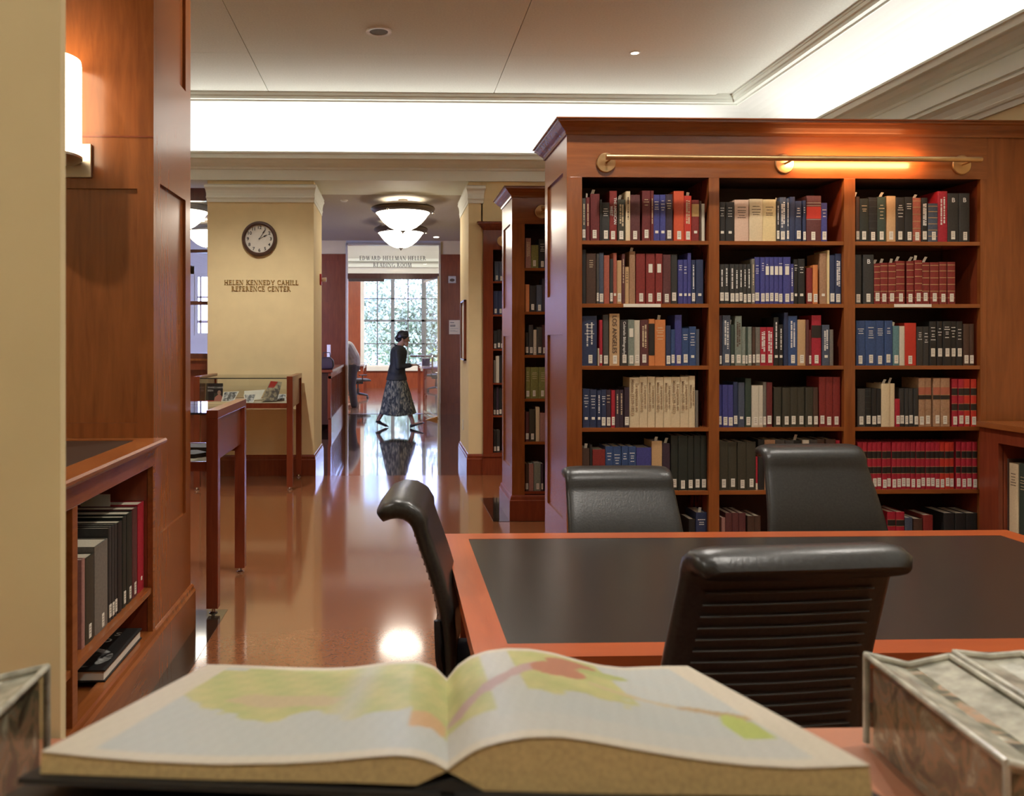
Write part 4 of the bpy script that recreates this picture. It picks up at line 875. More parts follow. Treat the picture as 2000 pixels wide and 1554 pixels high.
# big black atlas lying flat with pale lettering and a silver picture
yb0, yb1 = yy(175)-.0, yy(262)
fb = empty('book', (xf-.14, (yb0+yb1)/2, .225), 'large black book lying flat with silver oval picture, bottom of the low bookcase', 'book')
X0_, X1_ = xf-.30, xf-.022
yb0 = PX(205, 1345, X1_).y-.0
yb1 = PX(277, 1240, X1_).y
MB().box(X0_, yb0, .2245, X1_, yb1, .230).box(X0_, yb0, .262, X1_, yb1, .268).box(X0_, yb0, .2245, X0_+.005, yb1, .268).build('cover', BM['K'], fb)
MB().box(X0_+.005, yb0+.004, .230, X1_-.006, yb1-.004, .262).build('page_block', TAG, fb)
yl = yb1-yb0
for txt, xq, yq in (('A S', X1_-.10, yb0+yl*.80), ('I D', X1_-.11, yb0+yl*.64)):
    g = textmb(txt, .055, .0003, bold=.0004).xf(Matrix.Translation((xq, yq, .2685))); g.build('lettering', MATS['clock_dial'], fb)
def marble():
    m, n, l, b = newmat('silver_picture'); tc = n.new('ShaderNodeTexCoord'); nz = n.new('ShaderNodeTexNoise'); nz.inputs['Scale'].default_value = 14; nz.inputs['Detail'].default_value = 6; nz.inputs['Distortion'].default_value = 2
    l.new(tc.outputs['Object'], nz.inputs['Vector']); cr = n.new('ShaderNodeValToRGB'); cr.color_ramp.elements[0].position = .48; cr.color_ramp.elements[1].position = .68
    cr.color_ramp.elements[0].color = (.012, .012, .012, 1); cr.color_ramp.elements[1].color = (.55, .55, .52, 1); l.new(nz.outputs[0], cr.inputs[0]); l.new(cr.outputs[0], b.inputs['Base Color']); b.inputs['Roughness'].default_value = .35; return m
MB().lathe([(.001, 0), (.115, 0), (.115, .0006), (.001, .0006)], (0, 0, 0), 40).xf(Matrix.Translation((X1_-.13, yb0+yl*.27, .2683)) @ Matrix.Diagonal((1.0, .85, 1, 1))).build('picture', marble(), fb)
c = PX(124, 1405, xf-.05)
tag(MB().lathe([(.001, -.01), (.035, -.008), (.04, 0), (.035, .008), (.001, .01)], (xf-.06, c.y, .2+.2), 24, 'x').build('disc_case', marble(), smooth=True), 'shiny round object half hidden in the near cubby of the low bookcase', 'case') if False else None
# sconce on the wooden column
sx = ux(106); zb_, zt_ = P(130, 306, yn-.12).z, P(130, 116, yn-.12).z
sc_o = empty('wall_sconce', (sx, yn, fz(348)), 'frosted white tube wall sconce on a metal square plate on the wooden column', 'wall lamp')
MB().box(sx-(ux(181)-sx), yn-.022, fz(348), ux(181), yn-.001, fz(283)).build('back_plate', NICK, sc_o, bevel=.002)
SR_ = P(158, 200, yn-.11).x-sx
MB().lathe([(SR_*.96, 0), (SR_*.99, .006), (SR_, .02), (SR_, zt_-zb_-.02), (SR_*.98, zt_-zb_), (SR_*.9, zt_-zb_), (SR_*.9, .01)], (sx, yn-.125, zb_), 40).build('shade', lampglass('frosted_shade', (1, .80, .52), 4.0), sc_o, smooth=True)
MB().lathe([(.001, -.022), (SR_*.9, -.018), (SR_*1.02, -.006), (SR_*1.02, .004), (.001, .004)], (sx, yn-.125, zb_), 40).box(sx-.03, yn-.09, zb_-.03, sx+.03, yn-.015, zb_-.01).build('bracket', NICK, sc_o, smooth=True)
# low bookcase along the right wall
xr = 3.38; zr2 = 1.0
rb_ = empty('low_bookcase', (xr+.28, 3.0, 0), 'low dark-shadowed cherry bookcase along the wall, its end meeting the large bookcase', 'bookcase')
MB().box(xr-.02, 1.2, zr2-.03, XR-.01, Y1-.027, zr2).build('top', WOODY, rb_)
ye = PX(1950, 900, xr).y
MB().box(xr, ye, .2, xr+.025, Y1-.027, zr2-.03).box(xr, 1.2, zr2-.11, xr+.025, ye, zr2-.03).box(xr, 2.6, .2, xr+.025, 2.66, zr2-.11).build('face_frame', WOODR, rb_)
for ua_ in (ye, 2.62): MB().box(xr+.03, ua_, .2, XR-.02, ua_+.02, zr2-.03).build('upright', WOODR, rb_)
MB().box(XR-.04, 1.2, .2, XR-.02, Y1-.027, zr2-.03).build('back_panel', BACKW, rb_)
zsh = PX(1990, 1013, xr+.02).z
zsh = .40
MB().box(xr+.005, 1.2, zsh-.022, XR-.04, ye, zsh).build('shelf', WOODR, rb_); MB().box(xr, 1.2, 0, XR-.02, Y1-.027, .2).build('plinth', WOODR, rb_)
yr = lambda px: PX(px, 950, xr+.05).y
def hz_(px, py, x): return PX(px, py, x).z
for pa, pb_, ptop, ck, fl, lab in ((1954.5, 1958.5, 899, 'PK', 'w', 'thin dusty pink book standing first in the low bookcase along the wall'), (1959.5, 1969, 895, 'BR', 'w', 'dark brown tagged book beside the pale binder, low bookcase along the wall'),
   (1970, 1988, 905, 'CM', 't', 'thick cream binder in the low bookcase along the wall'), (1989.5, 2004, 905, 'GN', 't', 'dark green book after the cream binder, low bookcase along the wall'), (2006, 2025, 900, 'K', 'w', 'black book after the dark green one, low bookcase along the wall')):
    a_, b_ = yr(pb_), yr(pa)
    zt_b = PX((pa+pb_)/2, ptop, xr+.05).z; side_book(a_+.001, b_-.001, zt_b-zsh, ck, fl, lab, zsh, xr+.05, rot=-PI/2, dep=.22, group='books in the low bookcase along the wall')

# =================================================================== DISPLAY CASES
def vitrine(label, xL, xR, yF_, yB_, zt, zmid, zbot, leg=.055):
    """wooden case: corner legs rising to arm rails, glass top and front, solid ends"""
    r = empty('display_case', ((xL+xR)/2, (yF_+yB_)/2, 0), label, 'display case', 'wooden display cases with glass tops')
    for (a, b) in ((xL, yF_), (xR-leg, yF_), (xL, yB_-leg), (xR-leg, yB_-leg)):
        lg = MB().box(a, b, .03, a+leg, b+leg, zt-.045).build('leg', WOODR, r, bevel=.002)
        MB().lathe([(.001, 0), (.022, 0), (.024, .006), (.012, .010), (.008, .03), (.001, .03)], (a+leg/2, b+leg/2, 0), 16).build('levelling_foot', CHROME, lg, smooth=True)
    for a in (xL, xR-leg): MB().box(a, yF_, zt-.045, a+leg, yB_, zt).build('arm_rail', WOODR, r, bevel=.002)
    for a in (xL+.012, xR-leg+.008): MB().box(a, yF_+leg, zbot, a+.034, yB_-leg, zt-.045).build('end_panel', WOODR, r)
    for ya_ in (yF_+.006, yB_-.03): MB().box(xL+leg, ya_, zmid-.05, xR-leg, ya_+.024, zmid).build('apron', WOODR, r)
    MB().box(xL+leg, yF_+.03, zmid-.03, xR-leg, yB_-.03, zmid-.004).build('tray', plain('linen_tray', (.52, .45, .33), .85), r)
    MB().box(xL+leg, yF_+.012, zt-.022, xR-leg, yB_-.01, zt-.014).build('glass_top', GLASS, r)
    MB().box(xL+leg, yF_+.010, zmid, xR-leg, yF_+.016, zt-.022).build('glass_front', GLASS, r)
    MB().box(xL+leg, yF_+.008, zt-.024, xR-leg, yF_+.014, zt-.016).build('glass_edge', BLACKP, r)
    return r
# case A against the clock pier
yA_ = PZ(565, 957, 0).y; xAr = P(571.5, 900, yA_).x; xAl = P(378, 760, yA_).x; yAb = 9.12
zA = P(500, 735, yA_).z; zAm = P(500, 787, yA_+.03).z
vitrine('wooden display case with books and photographs under glass, against the clock pier', xAl, xAr, yA_, yAb, zA, zAm, zAm-.05, .058)
tray = zAm-.004
def pa(px, py, Y): return P(px, py, Y)
# contents of case A
def easel_card(name, label, cat, px0, px1, py0, py1, Y, tilt, mat, thick=.006, group=None, depth=None):
    a, b = P(px0, py1, Y), P(px1, py0, Y); w_, h_ = b.x-a.x, (b.z-a.z)/math.cos(tilt)
    r = empty(name, ((a.x+b.x)/2, Y, tray), label, cat, group)
    M_ = Matrix.Translation(((a.x+b.x)/2, Y, tray+.003)) @ Matrix.Rotation(-tilt, 4, 'X')
    MB().box(-w_/2, 0, 0, w_/2, thick, h_).xf(M_).build('board', mat, r)
    return r, M_, w_, h_
Yc = yA_+.30
r, M_, w_, h_ = easel_card('book', 'black book standing in the display case, its cover showing a seated figure in pink', 'book', 402, 434, 749, 784, Yc, .15, BM['K'], .02)
for i, tx in enumerate(('WARE I HAVE', 'SEEN')):
    g = textmb(tx, .026, .0004, 'LEFT').xf(M_ @ Matrix.Translation((-w_*.42, -.0008, h_*(.72-.17*i))) @ FRONT); g.build('title', WHT, r)
MB().ball((w_*.30, -.001, h_*.48), (.018, .002, .024)).xf(M_).build('portrait_head', plain('portrait_skin', (.45, .25, .18), .6), r)
MB().prism([(0, 0), (w_*.5, 0), (w_*.5, h_*.22), (w_*.4, h_*.36), (w_*.22, h_*.36), (w_*.04, h_*.22)], 'y', -.002, 0).xf(M_).build('portrait_body', plain('portrait_pink', (.50, .18, .14), .6), r)
MB().box(-w_*.5, -.001, 0, w_*.5, 0, h_*.05).xf(M_).build('red_strip', BM['RD'], r)
def photo_mat(name, c0, c1, sc_=30):
    m, n, l, b = newmat(name); tc = n.new('ShaderNodeTexCoord'); nz = n.new('ShaderNodeTexNoise'); nz.inputs['Scale'].default_value = sc_; nz.inputs['Detail'].default_value = 4
    l.new(tc.outputs['Object'], nz.inputs['Vector']); cr = n.new('ShaderNodeValToRGB'); cr.color_ramp.elements[0].position = .42; cr.color_ramp.elements[1].position = .58
    cr.color_ramp.elements[0].color = c0+(1,); cr.color_ramp.elements[1].color = c1+(1,); l.new(nz.outputs[0], cr.inputs[0]); l.new(cr.outputs[0], b.inputs['Base Color']); b.inputs['Roughness'].default_value = .4; return m
PHO = photo_mat('grey_photograph', (.03, .03, .028), (.45, .43, .40))
def card(label, quad, Y, mat, margin=True, name='photograph', cat='photograph'):
    """flat print propped in the tray, traced by four picture corners on a leaning plane"""
    n_ = Vector((0, -1, .9)).normalized(); p0 = Vector((0, Y, tray+.001)); pts = [Pplane(x, y, p0, n_) for x, y in quad]
    dz = tray+.0015-min(p.z for p in pts); pts = [p+Vector((0, 0, dz)) for p in pts]
    c_ = sum(pts, Vector())/4; r = empty(name, (c_.x, c_.y, tray), label, cat)
    def slab(ps, t0, t1): return MB().loft([[p+n_*t0 for p in ps], [p+n_*t1 for p in ps]])
    slab(pts, 0, .0015).build('sheet', TAG, r)
    if margin:
        inn = [c_+(p-c_)*.86 for p in pts]; slab(inn, .0016, .0022).build('picture', mat, r)
    return r
card('pale-bordered grey photograph lying beside the black book in the display case', [(432, 783), (456, 783), (467, 763), (437, 764)], yA_+.26, PHO)
card('small photograph with white border leaning near the front rail of the display case', [(478, 784.5), (495, 784.5), (500, 767.5), (476, 768)], yA_+.10, PHO)
card('blank white sheet propped in the middle of the display case', [(478, 780), (509, 777), (518, 758), (477, 761)], yA_+.36, TAG, False, 'sheet_of_paper', 'paper')
card('wide grey photograph lying behind the leaning open book, display case', [(540, 776), (559, 776), (559, 763), (545, 763)], yA_+.34, PHO)
n_ = Vector((.35, -1, .35)).normalized(); p0 = Vector((P(530, 780, yA_+.2).x, yA_+.2, tray))
q4 = [Pplane(x, y, p0, n_) for x, y in ((511, 782), (541, 782), (551, 745), (528, 743))]; dz = tray+.010-min(p.z for p in q4); q4 = [p+Vector((0, 0, dz)) for p in q4]
r = empty('book', (p0.x, p0.y, tray), 'paperback with red corner and grey collage cover leaning in the display case', 'book')
MB().loft([[p for p in q4], [p-n_*.02 for p in q4]]).build('cover', photo_mat('collage_cover', (.12, .11, .10), (.50, .42, .28), 26), r)
cc = q4[3]*.75+q4[2]*.25; e1 = (q4[2]-q4[3]).normalized(); e2 = (q4[0]-q4[3]).normalized()
MB().loft([[q4[3]+e1*.005+n_*.0008, q4[3]+e1*.075+n_*.0008, q4[3]+e1*.065+e2*.07+n_*.0008, q4[3]+e1*.005+e2*.075+n_*.0008], [q4[3]+e1*.005+n_*.0002, q4[3]+e1*.075+n_*.0002, q4[3]+e1*.065+e2*.07+n_*.0002, q4[3]+e1*.005+e2*.075+n_*.0002]]).build('red_corner', BM['RD'], r)
MB().loft([[p-n_*.021 for p in q4[:2]]+[p-n_*.021+Vector((0, .07, 0)) for p in (q4[1], q4[0])], [p-n_*.021+Vector((0, 0, .01)) for p in q4[:2]]+[p-n_*.021+Vector((0, .07, .01)) for p in (q4[1], q4[0])]]).build('stand', BLACKP, r)
# case B, nearer, its right end showing
yBf = PZ(412, 1200, 0).y; xBr = P(425.5, 1000, yBf).x; yBb = PX(481, 1000, xBr).y
zB = P(415, 801, yBf).z
zBm = P(390, 902, yBf).z
vitrine('wooden display case with glass top reflecting a window, nearer one beside the wooden column', xBr-1.5, xBr, yBf, yBb, zB, zBm, zBm-.0, .062)
tray = zBm-.004
for k, (px, py, s) in enumerate(((383, 862, .11), (384, 878, .13))):
    a = P(px, py, yBf+.3-.12*k); tag(MB().prism([(-s, -.09), (s*.7, -.09), (s*1.1, 0), (s*.5, .10), (-s, .09)], 'z', 0, .03-.008*k).xf(Matrix.Translation((a.x, yBf+.50-.24*k, tray+.001)) if k == 0 else Matrix.Translation((a.x-.10, yBf+.50-.24*k, tray+.001))).build('booklet', BM['K'], bevel=.002), ['black booklet lying open at the back of the nearer display case', 'black booklet lying at the front glass of the nearer display case'][k], 'booklet')

# =================================================================== TABLE
zt = .75
tb = [PZ(867, 1042, zt), PZ(1945, 1028, zt), PZ(923, 1268, zt)]
tx0, tx1 = (tb[0].x+tb[2].x)/2, tb[1].x; ty1 = tb[0].y; ty0 = PZ(1000, 1283, zt).y
bw = .085
tb_ = empty('reading_table', ((tx0+tx1)/2, (ty0+ty1)/2, 0), 'large reading table with orange-red wooden border and dark inlaid top', 'table')
def mitre(pts, z0, z1): return MB().prism(pts, 'z', z0, z1)
iw = bw; WTE = wood('table_wood_ends', (.31, .060, .016), (.46, .105, .028), (9, .9, 9), .3)
mitre([(tx0, ty0), (tx1, ty0), (tx1-iw, ty0+iw), (tx0+iw, ty0+iw)], zt-.035, zt).build('border_rail', WOODT, tb_); mitre([(tx0, ty1), (tx0+iw, ty1-iw), (tx1-iw, ty1-iw), (tx1, ty1)], zt-.035, zt).build('border_rail', WOODT, tb_)
mitre([(tx0, ty0), (tx0+iw, ty0+iw), (tx0+iw, ty1-iw), (tx0, ty1)], zt-.035, zt).build('end_rail', WTE, tb_); mitre([(tx1, ty0), (tx1, ty1), (tx1-iw, ty1-iw), (tx1-iw, ty0+iw)], zt-.035, zt).build('end_rail', WTE, tb_)
MB().box(tx0+iw, ty0+iw, zt-.03, tx1-iw, ty1-iw, zt-.001).build('inlay', INLAY, tb_)
MB().box(tx0+.05, ty0+.06, zt-.14, tx1-.05, ty0+.085, zt-.035).box(tx0+.05, ty1-.085, zt-.14, tx1-.05, ty1-.06, zt-.035).box(tx0+.05, ty0+.085, zt-.14, tx0+.075, ty1-.085, zt-.035).box(tx1-.075, ty0+.085, zt-.14, tx1-.05, ty1-.085, zt-.035).build('apron', WOODR, tb_)
for a in (tx0+.05, tx1-.13):
    for b in (ty0+.06, ty1-.14): MB().box(a, b, 0, a+.08, b+.08, zt-.035).build('leg', WOODR, tb_, bevel=.003)

# =================================================================== CHAIRS
def chair(label, loc, rz, top=.98, w0=.50, w1=.42, roll=1.0, ribs=True, rr=.062, lean=.115, thk=1.0):
    """conference chair: rolled-top upholstered back leaning away from the seat; it faces +Y in its own frame"""
    r = empty('office_chair', (0, 0, 0), label, 'chair', 'black conference chairs at the table')
    zs_ = .46; hb = top-.52
    # profile of the back in YZ: front line, then rolled top folding backwards
    ctr = []
    n1 = 14
    for i in range(n1):
        t = i/(n1-1); z = .52+hb*.90*t; y = -.205-lean*t+.02*math.sin(t*PI*1.2)
        ctr.append((y, z))
    y_, z_ = ctr[-1]
    for a in (20, 45, 70, 95, 120, 145): ctr.append((y_-rr*(1-math.cos(math.radians(a)))*roll, z_+rr*.93*math.sin(math.radians(a))))
    th_ = [q*thk for q in [.020]*n1+[.024, .026, .027, .026, .023, .016]]
    m = MB(); rings = []
    for i, (y, z) in enumerate(ctr):
        a = ctr[max(i-1, 0)]; b = ctr[min(i+1, len(ctr)-1)]; ty, tz = b[0]-a[0], b[1]-a[1]; L2 = math.hypot(ty, tz); ny, nz_ = tz/L2, -ty/L2
        t = min(1, i/(n1-1)); hw = (w1+(w0-w1)*0)/2; hw = w0/2+(w1/2-w0/2)*t
        if i >= len(ctr)-1: hw -= .012
        rg = []
        for k in range(20):   # rounded slab section
            an = 2*PI*k/20; cx_ = math.cos(an); sx_ = math.sin(an)
            X = hw*(abs(cx_)**.28)*(1 if cx_ > 0 else -1); N = th_[i]*(abs(sx_)**.5)*(1 if sx_ > 0 else -1)
            crv = .018*(1-(X/hw)**2)*(1-t*.6)
            rg.append((X, y+ny*N-crv, z+nz_*N))
        rings.append(rg)
    m.loft(rings); m.build('backrest', LEATH, r, smooth=True, sharp=1.2)
    if ribs:
        sh = MB(); rb2 = MB(); n2 = 20; rings = []
        def backpt(t, X, off):
            j = t*(n1-1); i0 = min(int(j), n1-2); f_ = j-i0; y = ctr[i0][0]*(1-f_)+ctr[i0+1][0]*f_; z = ctr[i0][1]*(1-f_)+ctr[i0+1][1]*f_
            hw = w0/2+(w1/2-w0/2)*t; return Vector((X*hw, y-.021-.018*(1-X*X)*(1-t*.6)-off, z))
        for k in range(20):
            t = .02+.93*k/19
            rb2.tube([backpt(t, X, .0035) for X in (-.80, -.6, -.4, -.2, 0, .2, .4, .6, .80)], .0022, 6)
        rb2.build('back_rib', plain('rib_plastic', (.045, .043, .04), .35), r, smooth=True)
    # seat
    s_ = MB(); rings = []
    for y, hw, zc, t_ in ((-.22, .20, zs_+.005, .022), (-.20, .235, zs_+.004, .034), (0, .25, zs_-.004, .038), (.18, .245, zs_, .036), (.235, .235, zs_-.012, .028), (.255, .215, zs_-.026, .012)):
        rings.append([(hw*(abs(math.cos(2*PI*k/24))**.35)*(1 if math.cos(2*PI*k/24) > 0 else -1), y, zc+t_*(abs(math.sin(2*PI*k/24))**.6)*(1 if math.sin(2*PI*k/24) > 0 else -1)) for k in range(24)])
    s_.loft(rings); s_.build('seat', plain('seat_fabric', (.035, .036, .042), .8, var=.2, scale=200), r, smooth=True)
    fm = MB()
    for sx_ in (-1, 1):
        fm.tube([(sx_*.19, -.215-lean*.38, .68), (sx_*.20, -.232-lean*.1, .58), (sx_*.205, -.225, .50), (sx_*.20, -.12, .425), (sx_*.05, 0, .405)], .013, 8)
        MB().tube([(sx_*.255, -.04, .42), (sx_*.275, -.06, .50), (sx_*.275, -.06, .585)], .014, 8).box(sx_*.275-.03, -.16, .580, sx_*.275+.03, .06, .603).build('armrest', BLACKP, r, smooth=True, bevel=.006)
    fm.build('back_frame', BLACKP, r, smooth=True)
    for k in range(3): MB().tube([(-.20+.012*k, -.235-.01*k, .62-.0*k), (-.235+.01*k, -.27, .54), (-.22+.03*k, -.255, .47)], .0018, 6).build('silver_rod', CHROME, r) if k < 3 else None
    MB().box(-.09, -.12, .36, .09, .10, .425).build('tilt_box', BLACKP, r, bevel=.01)
    MB().lathe([(.001, .10), (.03, .10), (.03, .25), (.018, .25), (.018, .37), (.001, .37)], n=20).build('gas_column', BLACKP, r, smooth=True)
    for k in range(5):
        a = 2*PI*k/5+.3; dx, dy = math.cos(a), math.sin(a)
        lg = MB().tube([(0, 0, .12), (dx*.12, dy*.12, .105), (dx*.30, dy*.30, .075)], [.030, .024, .014], 8).build('base_arm', BLACKP, r, smooth=True)
        MB().lathe([(.001, -.022), (.022, -.02), (.026, -.01), (.026, .01), (.022, .02), (.001, .022)], (0, 0, 0), 16, 'x').xf(Matrix.Translation((dx*.30, dy*.30, .0265)) @ Matrix.Rotation(a+PI/2, 4, 'Z')).build('caster', BLACKP, lg, smooth=True)
    r.location = loc; r.rotation_euler = (0, 0, rz)
    return r
# at the table's end, seen edge-on
chair('black rolled-top chair seen edge-on at the aisle end of the table', (.385, 2.54, 0), -PI/2-.10, top=.975, w0=.44, w1=.40, rr=.064, lean=.075, thk=1.2)
ca = P(1222, 930, 3.50); chair('black chair behind the table with lower leather back, in front of the aisle-side bay', (ca.x, 3.56-.30, 0), PI, top=P(1222, 915, 3.56).z-.05, w0=.50, w1=.465, ribs=False)
cb = P(1600, 870, 3.50); chair('tallest-backed black leather chair behind the table, in front of the middle bay', (cb.x, 3.50-.30, 0), PI, top=P(1600, 866, 3.50).z-.05, w0=.54, w1=.44, ribs=False)
cc_ = P(1535, 1070, 1.62); chair('black chair with ribbed back seen from behind, nearest side of the table', (cc_.x-.045, 1.91, 0), .075, top=P(1560, 1062, 1.60).z+.003, w0=.455, w1=.415, rr=.045)

# =================================================================== CORRIDOR FURNITURE
dx1 = -1.01; dy0, dy1 = 13.45, 16.55
ds = empty('reference_desk', (-1.4, 15, 0), 'long dark wooden service desk with slatted side, left of the corridor', 'desk')
dx1 = P(646, 840, dy0).x
dz_ = P(646, 722, dy0).z
MB().box(dx1-.75, dy0+.02, .12, dx1-.04, dy1-.02, dz_-.05).build('body', WOODD, ds)
MB().box(dx1-.80, dy0-.05, dz_-.04, dx1+.03, dy1, dz_).build('counter_top', WOODR, ds)
MB().box(dx1-.04, dy0+.0, dz_-.14, dx1, dy1, dz_-.05).box(dx1-.04, dy0, 0, dx1+.01, dy1, .22).box(dx1-.05, dy0, .2, dx1, dy0+.09, dz_-.1).box(dx1-.05, dy1-.12, .2, dx1, dy1, dz_-.1).build('side_frame', WOODR, ds)
for k in range(9):
    y = dy0+.28+k*.31; MB().box(dx1-.03, y, .22, dx1-.005, y+.06, dz_-.14).build('slat', WOODR, ds)
bg_ = P(638, 700, dy0+.2)
q = MB(); q.loft([[(bg_.x+sx*a, bg_.y+sy_*b, dz_+z) for sx, sy_ in ((-1, -1), (1, -1), (1, 1), (-1, 1))] for a, b, z in ((.10, .08, .003), (.12, .09, .06), (.11, .08, .15), (.06, .05, .20))])
r = empty('handbag', (bg_.x, bg_.y, dz_+.002), 'dark slouchy handbag standing on the service desk', 'bag')
q.build('bag_body', BM['PP'], r, smooth=True, bevel=.02); MB().tube([(bg_.x-.06, bg_.y, dz_+.19), (bg_.x-.05, bg_.y, dz_+.27), (bg_.x+.05, bg_.y, dz_+.27), (bg_.x+.06, bg_.y, dz_+.19)], .008).build('strap', BM['K'], r, smooth=True)
sg = P(642, 688, dy0+.5)
r = empty('upright_notice', (sg.x, sg.y, dz_+.002), 'small bright white card in a holder on the service desk behind the handbag', 'sign')
MB().box(sg.x-.03, sg.y, dz_+.08, sg.x+.03, sg.y+.01, P(642, 673, dy0+.5).z).build('card', plain('bright_card', (.9, .92, .98), .5), r); MB().box(sg.x-.025, sg.y-.02, dz_+.002, sg.x+.025, sg.y+.03, dz_+.08).build('holder', CHROME, r)
# orange wedge holding the glass door
wz = PZ(842, 820, 0)
r = MB(); r.prism([(-.12, 0), (.10, 0), (-.12, .06)], 'y', -.03, .03).xf(Matrix.Translation((wz.x, wz.y+.05, .001)) @ Matrix.Rotation(PI, 4, 'Z'))
tag(r.build('door_wedge', plain('orange_rubber', (.62, .26, .04), .6)), 'orange door wedge on the floor at the open glass door', 'door wedge')
def simple_table(label, x0, x1, y0, y1, z):
    r = empty('reading_table', ((x0+x1)/2, (y0+y1)/2, 0), label, 'table'); MB().box(x0, y0, z-.04, x1, y1, z).build('table_top', plain('pale_gloss_top', (.30, .25, .26), .12), r)
    MB().box(x0+.05, y0+.05, z-.14, x1-.05, y1-.05, z-.04).build('apron', WOODR, r)
    for a in (x0+.03, x1-.11):
        for b in (y0+.03, y1-.11): MB().box(a, b, 0, a+.08, b+.08, z-.04).build('leg', WOODR, r)
    return r
l0 = PZ(828, 791, 0)
zt2 = P(828, 716, l0.y).z
simple_table('reading table behind the open glass door, bright with window light', l0.x-.05, l0.x+1.35, l0.y-.05, 23.3, zt2)
l1 = PZ(703, 769, 0); l1 = P(712, 760, 22.6)
simple_table('reading table at the back beside the wood panel, past the bending person', l1.x-1.3, l1.x+.02, 22.0, 24.6, .82)
cp = P(846, 702, 20.5)
r = empty('desk_lamp', (cp.x-.1, 20.4, zt2), 'low reading lamp with long flat shade on the table behind the glass door', 'lamp')
MB().lathe([(.001, 0), (.10, 0), (.10, .02), (.015, .03), (.015, .2), (.001, .2)], (cp.x-.1, 20.4, zt2+.001)).build('stand', BRONZE, r, smooth=True); MB().box(cp.x-.55, 20.3, zt2+.19, cp.x+.35, 20.5, zt2+.23).build('shade', BRONZE, r)
bk = P(833, 700, 19.6); r = empty('open_box', (bk.x, 19.6, zt2+.001), 'small dark box on the table behind the glass door', 'box')
MB().box(bk.x-.1, 19.55, zt2+.001, bk.x+.08, 19.7, zt2+.17).build('body', BM['PP'], r, bevel=.005); MB().box(bk.x-.1, 19.53, zt2+.16, bk.x+.08, 19.72, zt2+.18).build('lid', BM['GY'], r)
o2 = chair('black swivel chair behind the glass door, under the far reading table', (P(845, 700, 23.9).x+.1, 23.95, 0), .8, ribs=False); o2['group'] = 'reading room chairs'
o3 = chair('black swivel chair half hidden behind the bending person', (P(699, 700, 21.2).x, 21.2, 0), -.9, ribs=False); o3['group'] = 'reading room chairs'

# =================================================================== PEOPLE
def capsule(m, p, q, ra, rb, fl=1.0, n=14):
    """tapered limb from p to q with rounded ends; fl flattens it in Y"""
    p, q = Vector(p), Vector(q); k = len(m.v)
    t = (q-p).normalized(); a = t.cross(Vector((0, 1, 0)));
    if a.length < .05: a = t.cross(Vector((1, 0, 0)))
    a.normalize(); b = t.cross(a).normalized(); rings = []
    for i in range(5): an = -PI/2+PI/2*i/4; rings.append((p+t*ra*math.sin(an), max(ra*math.cos(an), .0006)))
    for i in range(5): an = PI/2*i/4; rings.append((q+t*rb*math.sin(an), max(rb*math.cos(an), .0006)))
    m.loft([[c_+(a*math.cos(2*PI*j/n)+b*fl*math.sin(2*PI*j/n))*r_ for j in range(n)] for c_, r_ in rings])
def remeshed(m, name, mat, parent, vox=.007, smooth=4):
    o = m.build(name, mat, parent)
    rm = o.modifiers.new('remesh', 'REMESH'); rm.mode = 'VOXEL'; rm.voxel_size = vox; rm.use_smooth_shade = True
    sm = o.modifiers.new('smooth', 'SMOOTH'); sm.iterations = smooth; sm.factor = .5
    dg = bpy.context.evaluated_depsgraph_get(); me = bpy.data.meshes.new_from_object(o.evaluated_get(dg)); old = o.data; o.modifiers.clear(); o.data = me; bpy.data.meshes.remove(old)
    for p_ in me.polygons: p_.use_smooth = True
    if not me.materials: me.materials.append(mat)
    return o
SKIN = plain('skin', (.34, .19, .13), .5, var=.05, scale=10); HAIR = plain('dark_hair', (.012, .010, .012), .4, var=.3, scale=80)
def skirt_mat():
    m, n, l, b = newmat('marbled_skirt_cloth'); tc = n.new('ShaderNodeTexCoord'); mp = n.new('ShaderNodeMapping'); mp.inputs['Scale'].default_value = (8, 8, 3.5)
    nz = n.new('ShaderNodeTexNoise'); nz.inputs['Scale'].default_value = 1.6; nz.inputs['Detail'].default_value = 5; nz.inputs['Distortion'].default_value = 2.5
    l.new(tc.outputs['Object'], mp.inputs[0]); l.new(mp.outputs[0], nz.inputs['Vector']); cr = n.new('ShaderNodeValToRGB'); e = cr.color_ramp.elements
    e[0].position = .40; e[0].color = (.02, .026, .03, 1); e[1].position = .70; e[1].color = (.38, .36, .25, 1); x = e.new(.5); x.color = (.085, .10, .085, 1)
    l.new(nz.outputs[0], cr.inputs[0]); l.new(cr.outputs[0], b.inputs['Base Color']); b.inputs['Roughness'].default_value = .75; return m
def hand(m, wrist, d, up, side, curl=.5, s=1.0):
    """palm and five fingers; d: pointing direction, up: back of the hand, side: towards the thumb"""
    d, up, side = Vector(d).normalized(), Vector(up).normalized(), Vector(side).normalized(); w_ = Vector(wrist)
    for k in (-1, -.33, .33, 1): capsule(m, w_+d*.01*s+side*.010*k*s, w_+d*.085*s+side*.030*k*s, .013*s, .011*s)
    for k, ln in ((1, .072), (.33, .080), (-.33, .074), (-1, .058)):
        p = w_+d*.085*s+side*.031*k*s; a = curl
        for seg in range(3):
            dd = (d*math.cos(a)-up*math.sin(a)); q = p+dd*ln*s*(.45, .32, .25)[seg]; capsule(m, p, q, (.0095, .0088, .008)[seg]*s, (.0088, .008, .007)[seg]*s, n=8); p = q; a += curl*.8
    p = w_+d*.03*s+side*.026*s; q = p+(d*.55+side*.75-up*.25).normalized()*.045*s; capsule(m, p, q, .013*s, .010*s, n=8)
    capsule(m, q, q+(d*.95+side*.15-up*.35).normalized()*.032*s, .010*s, .008*s, n=8)
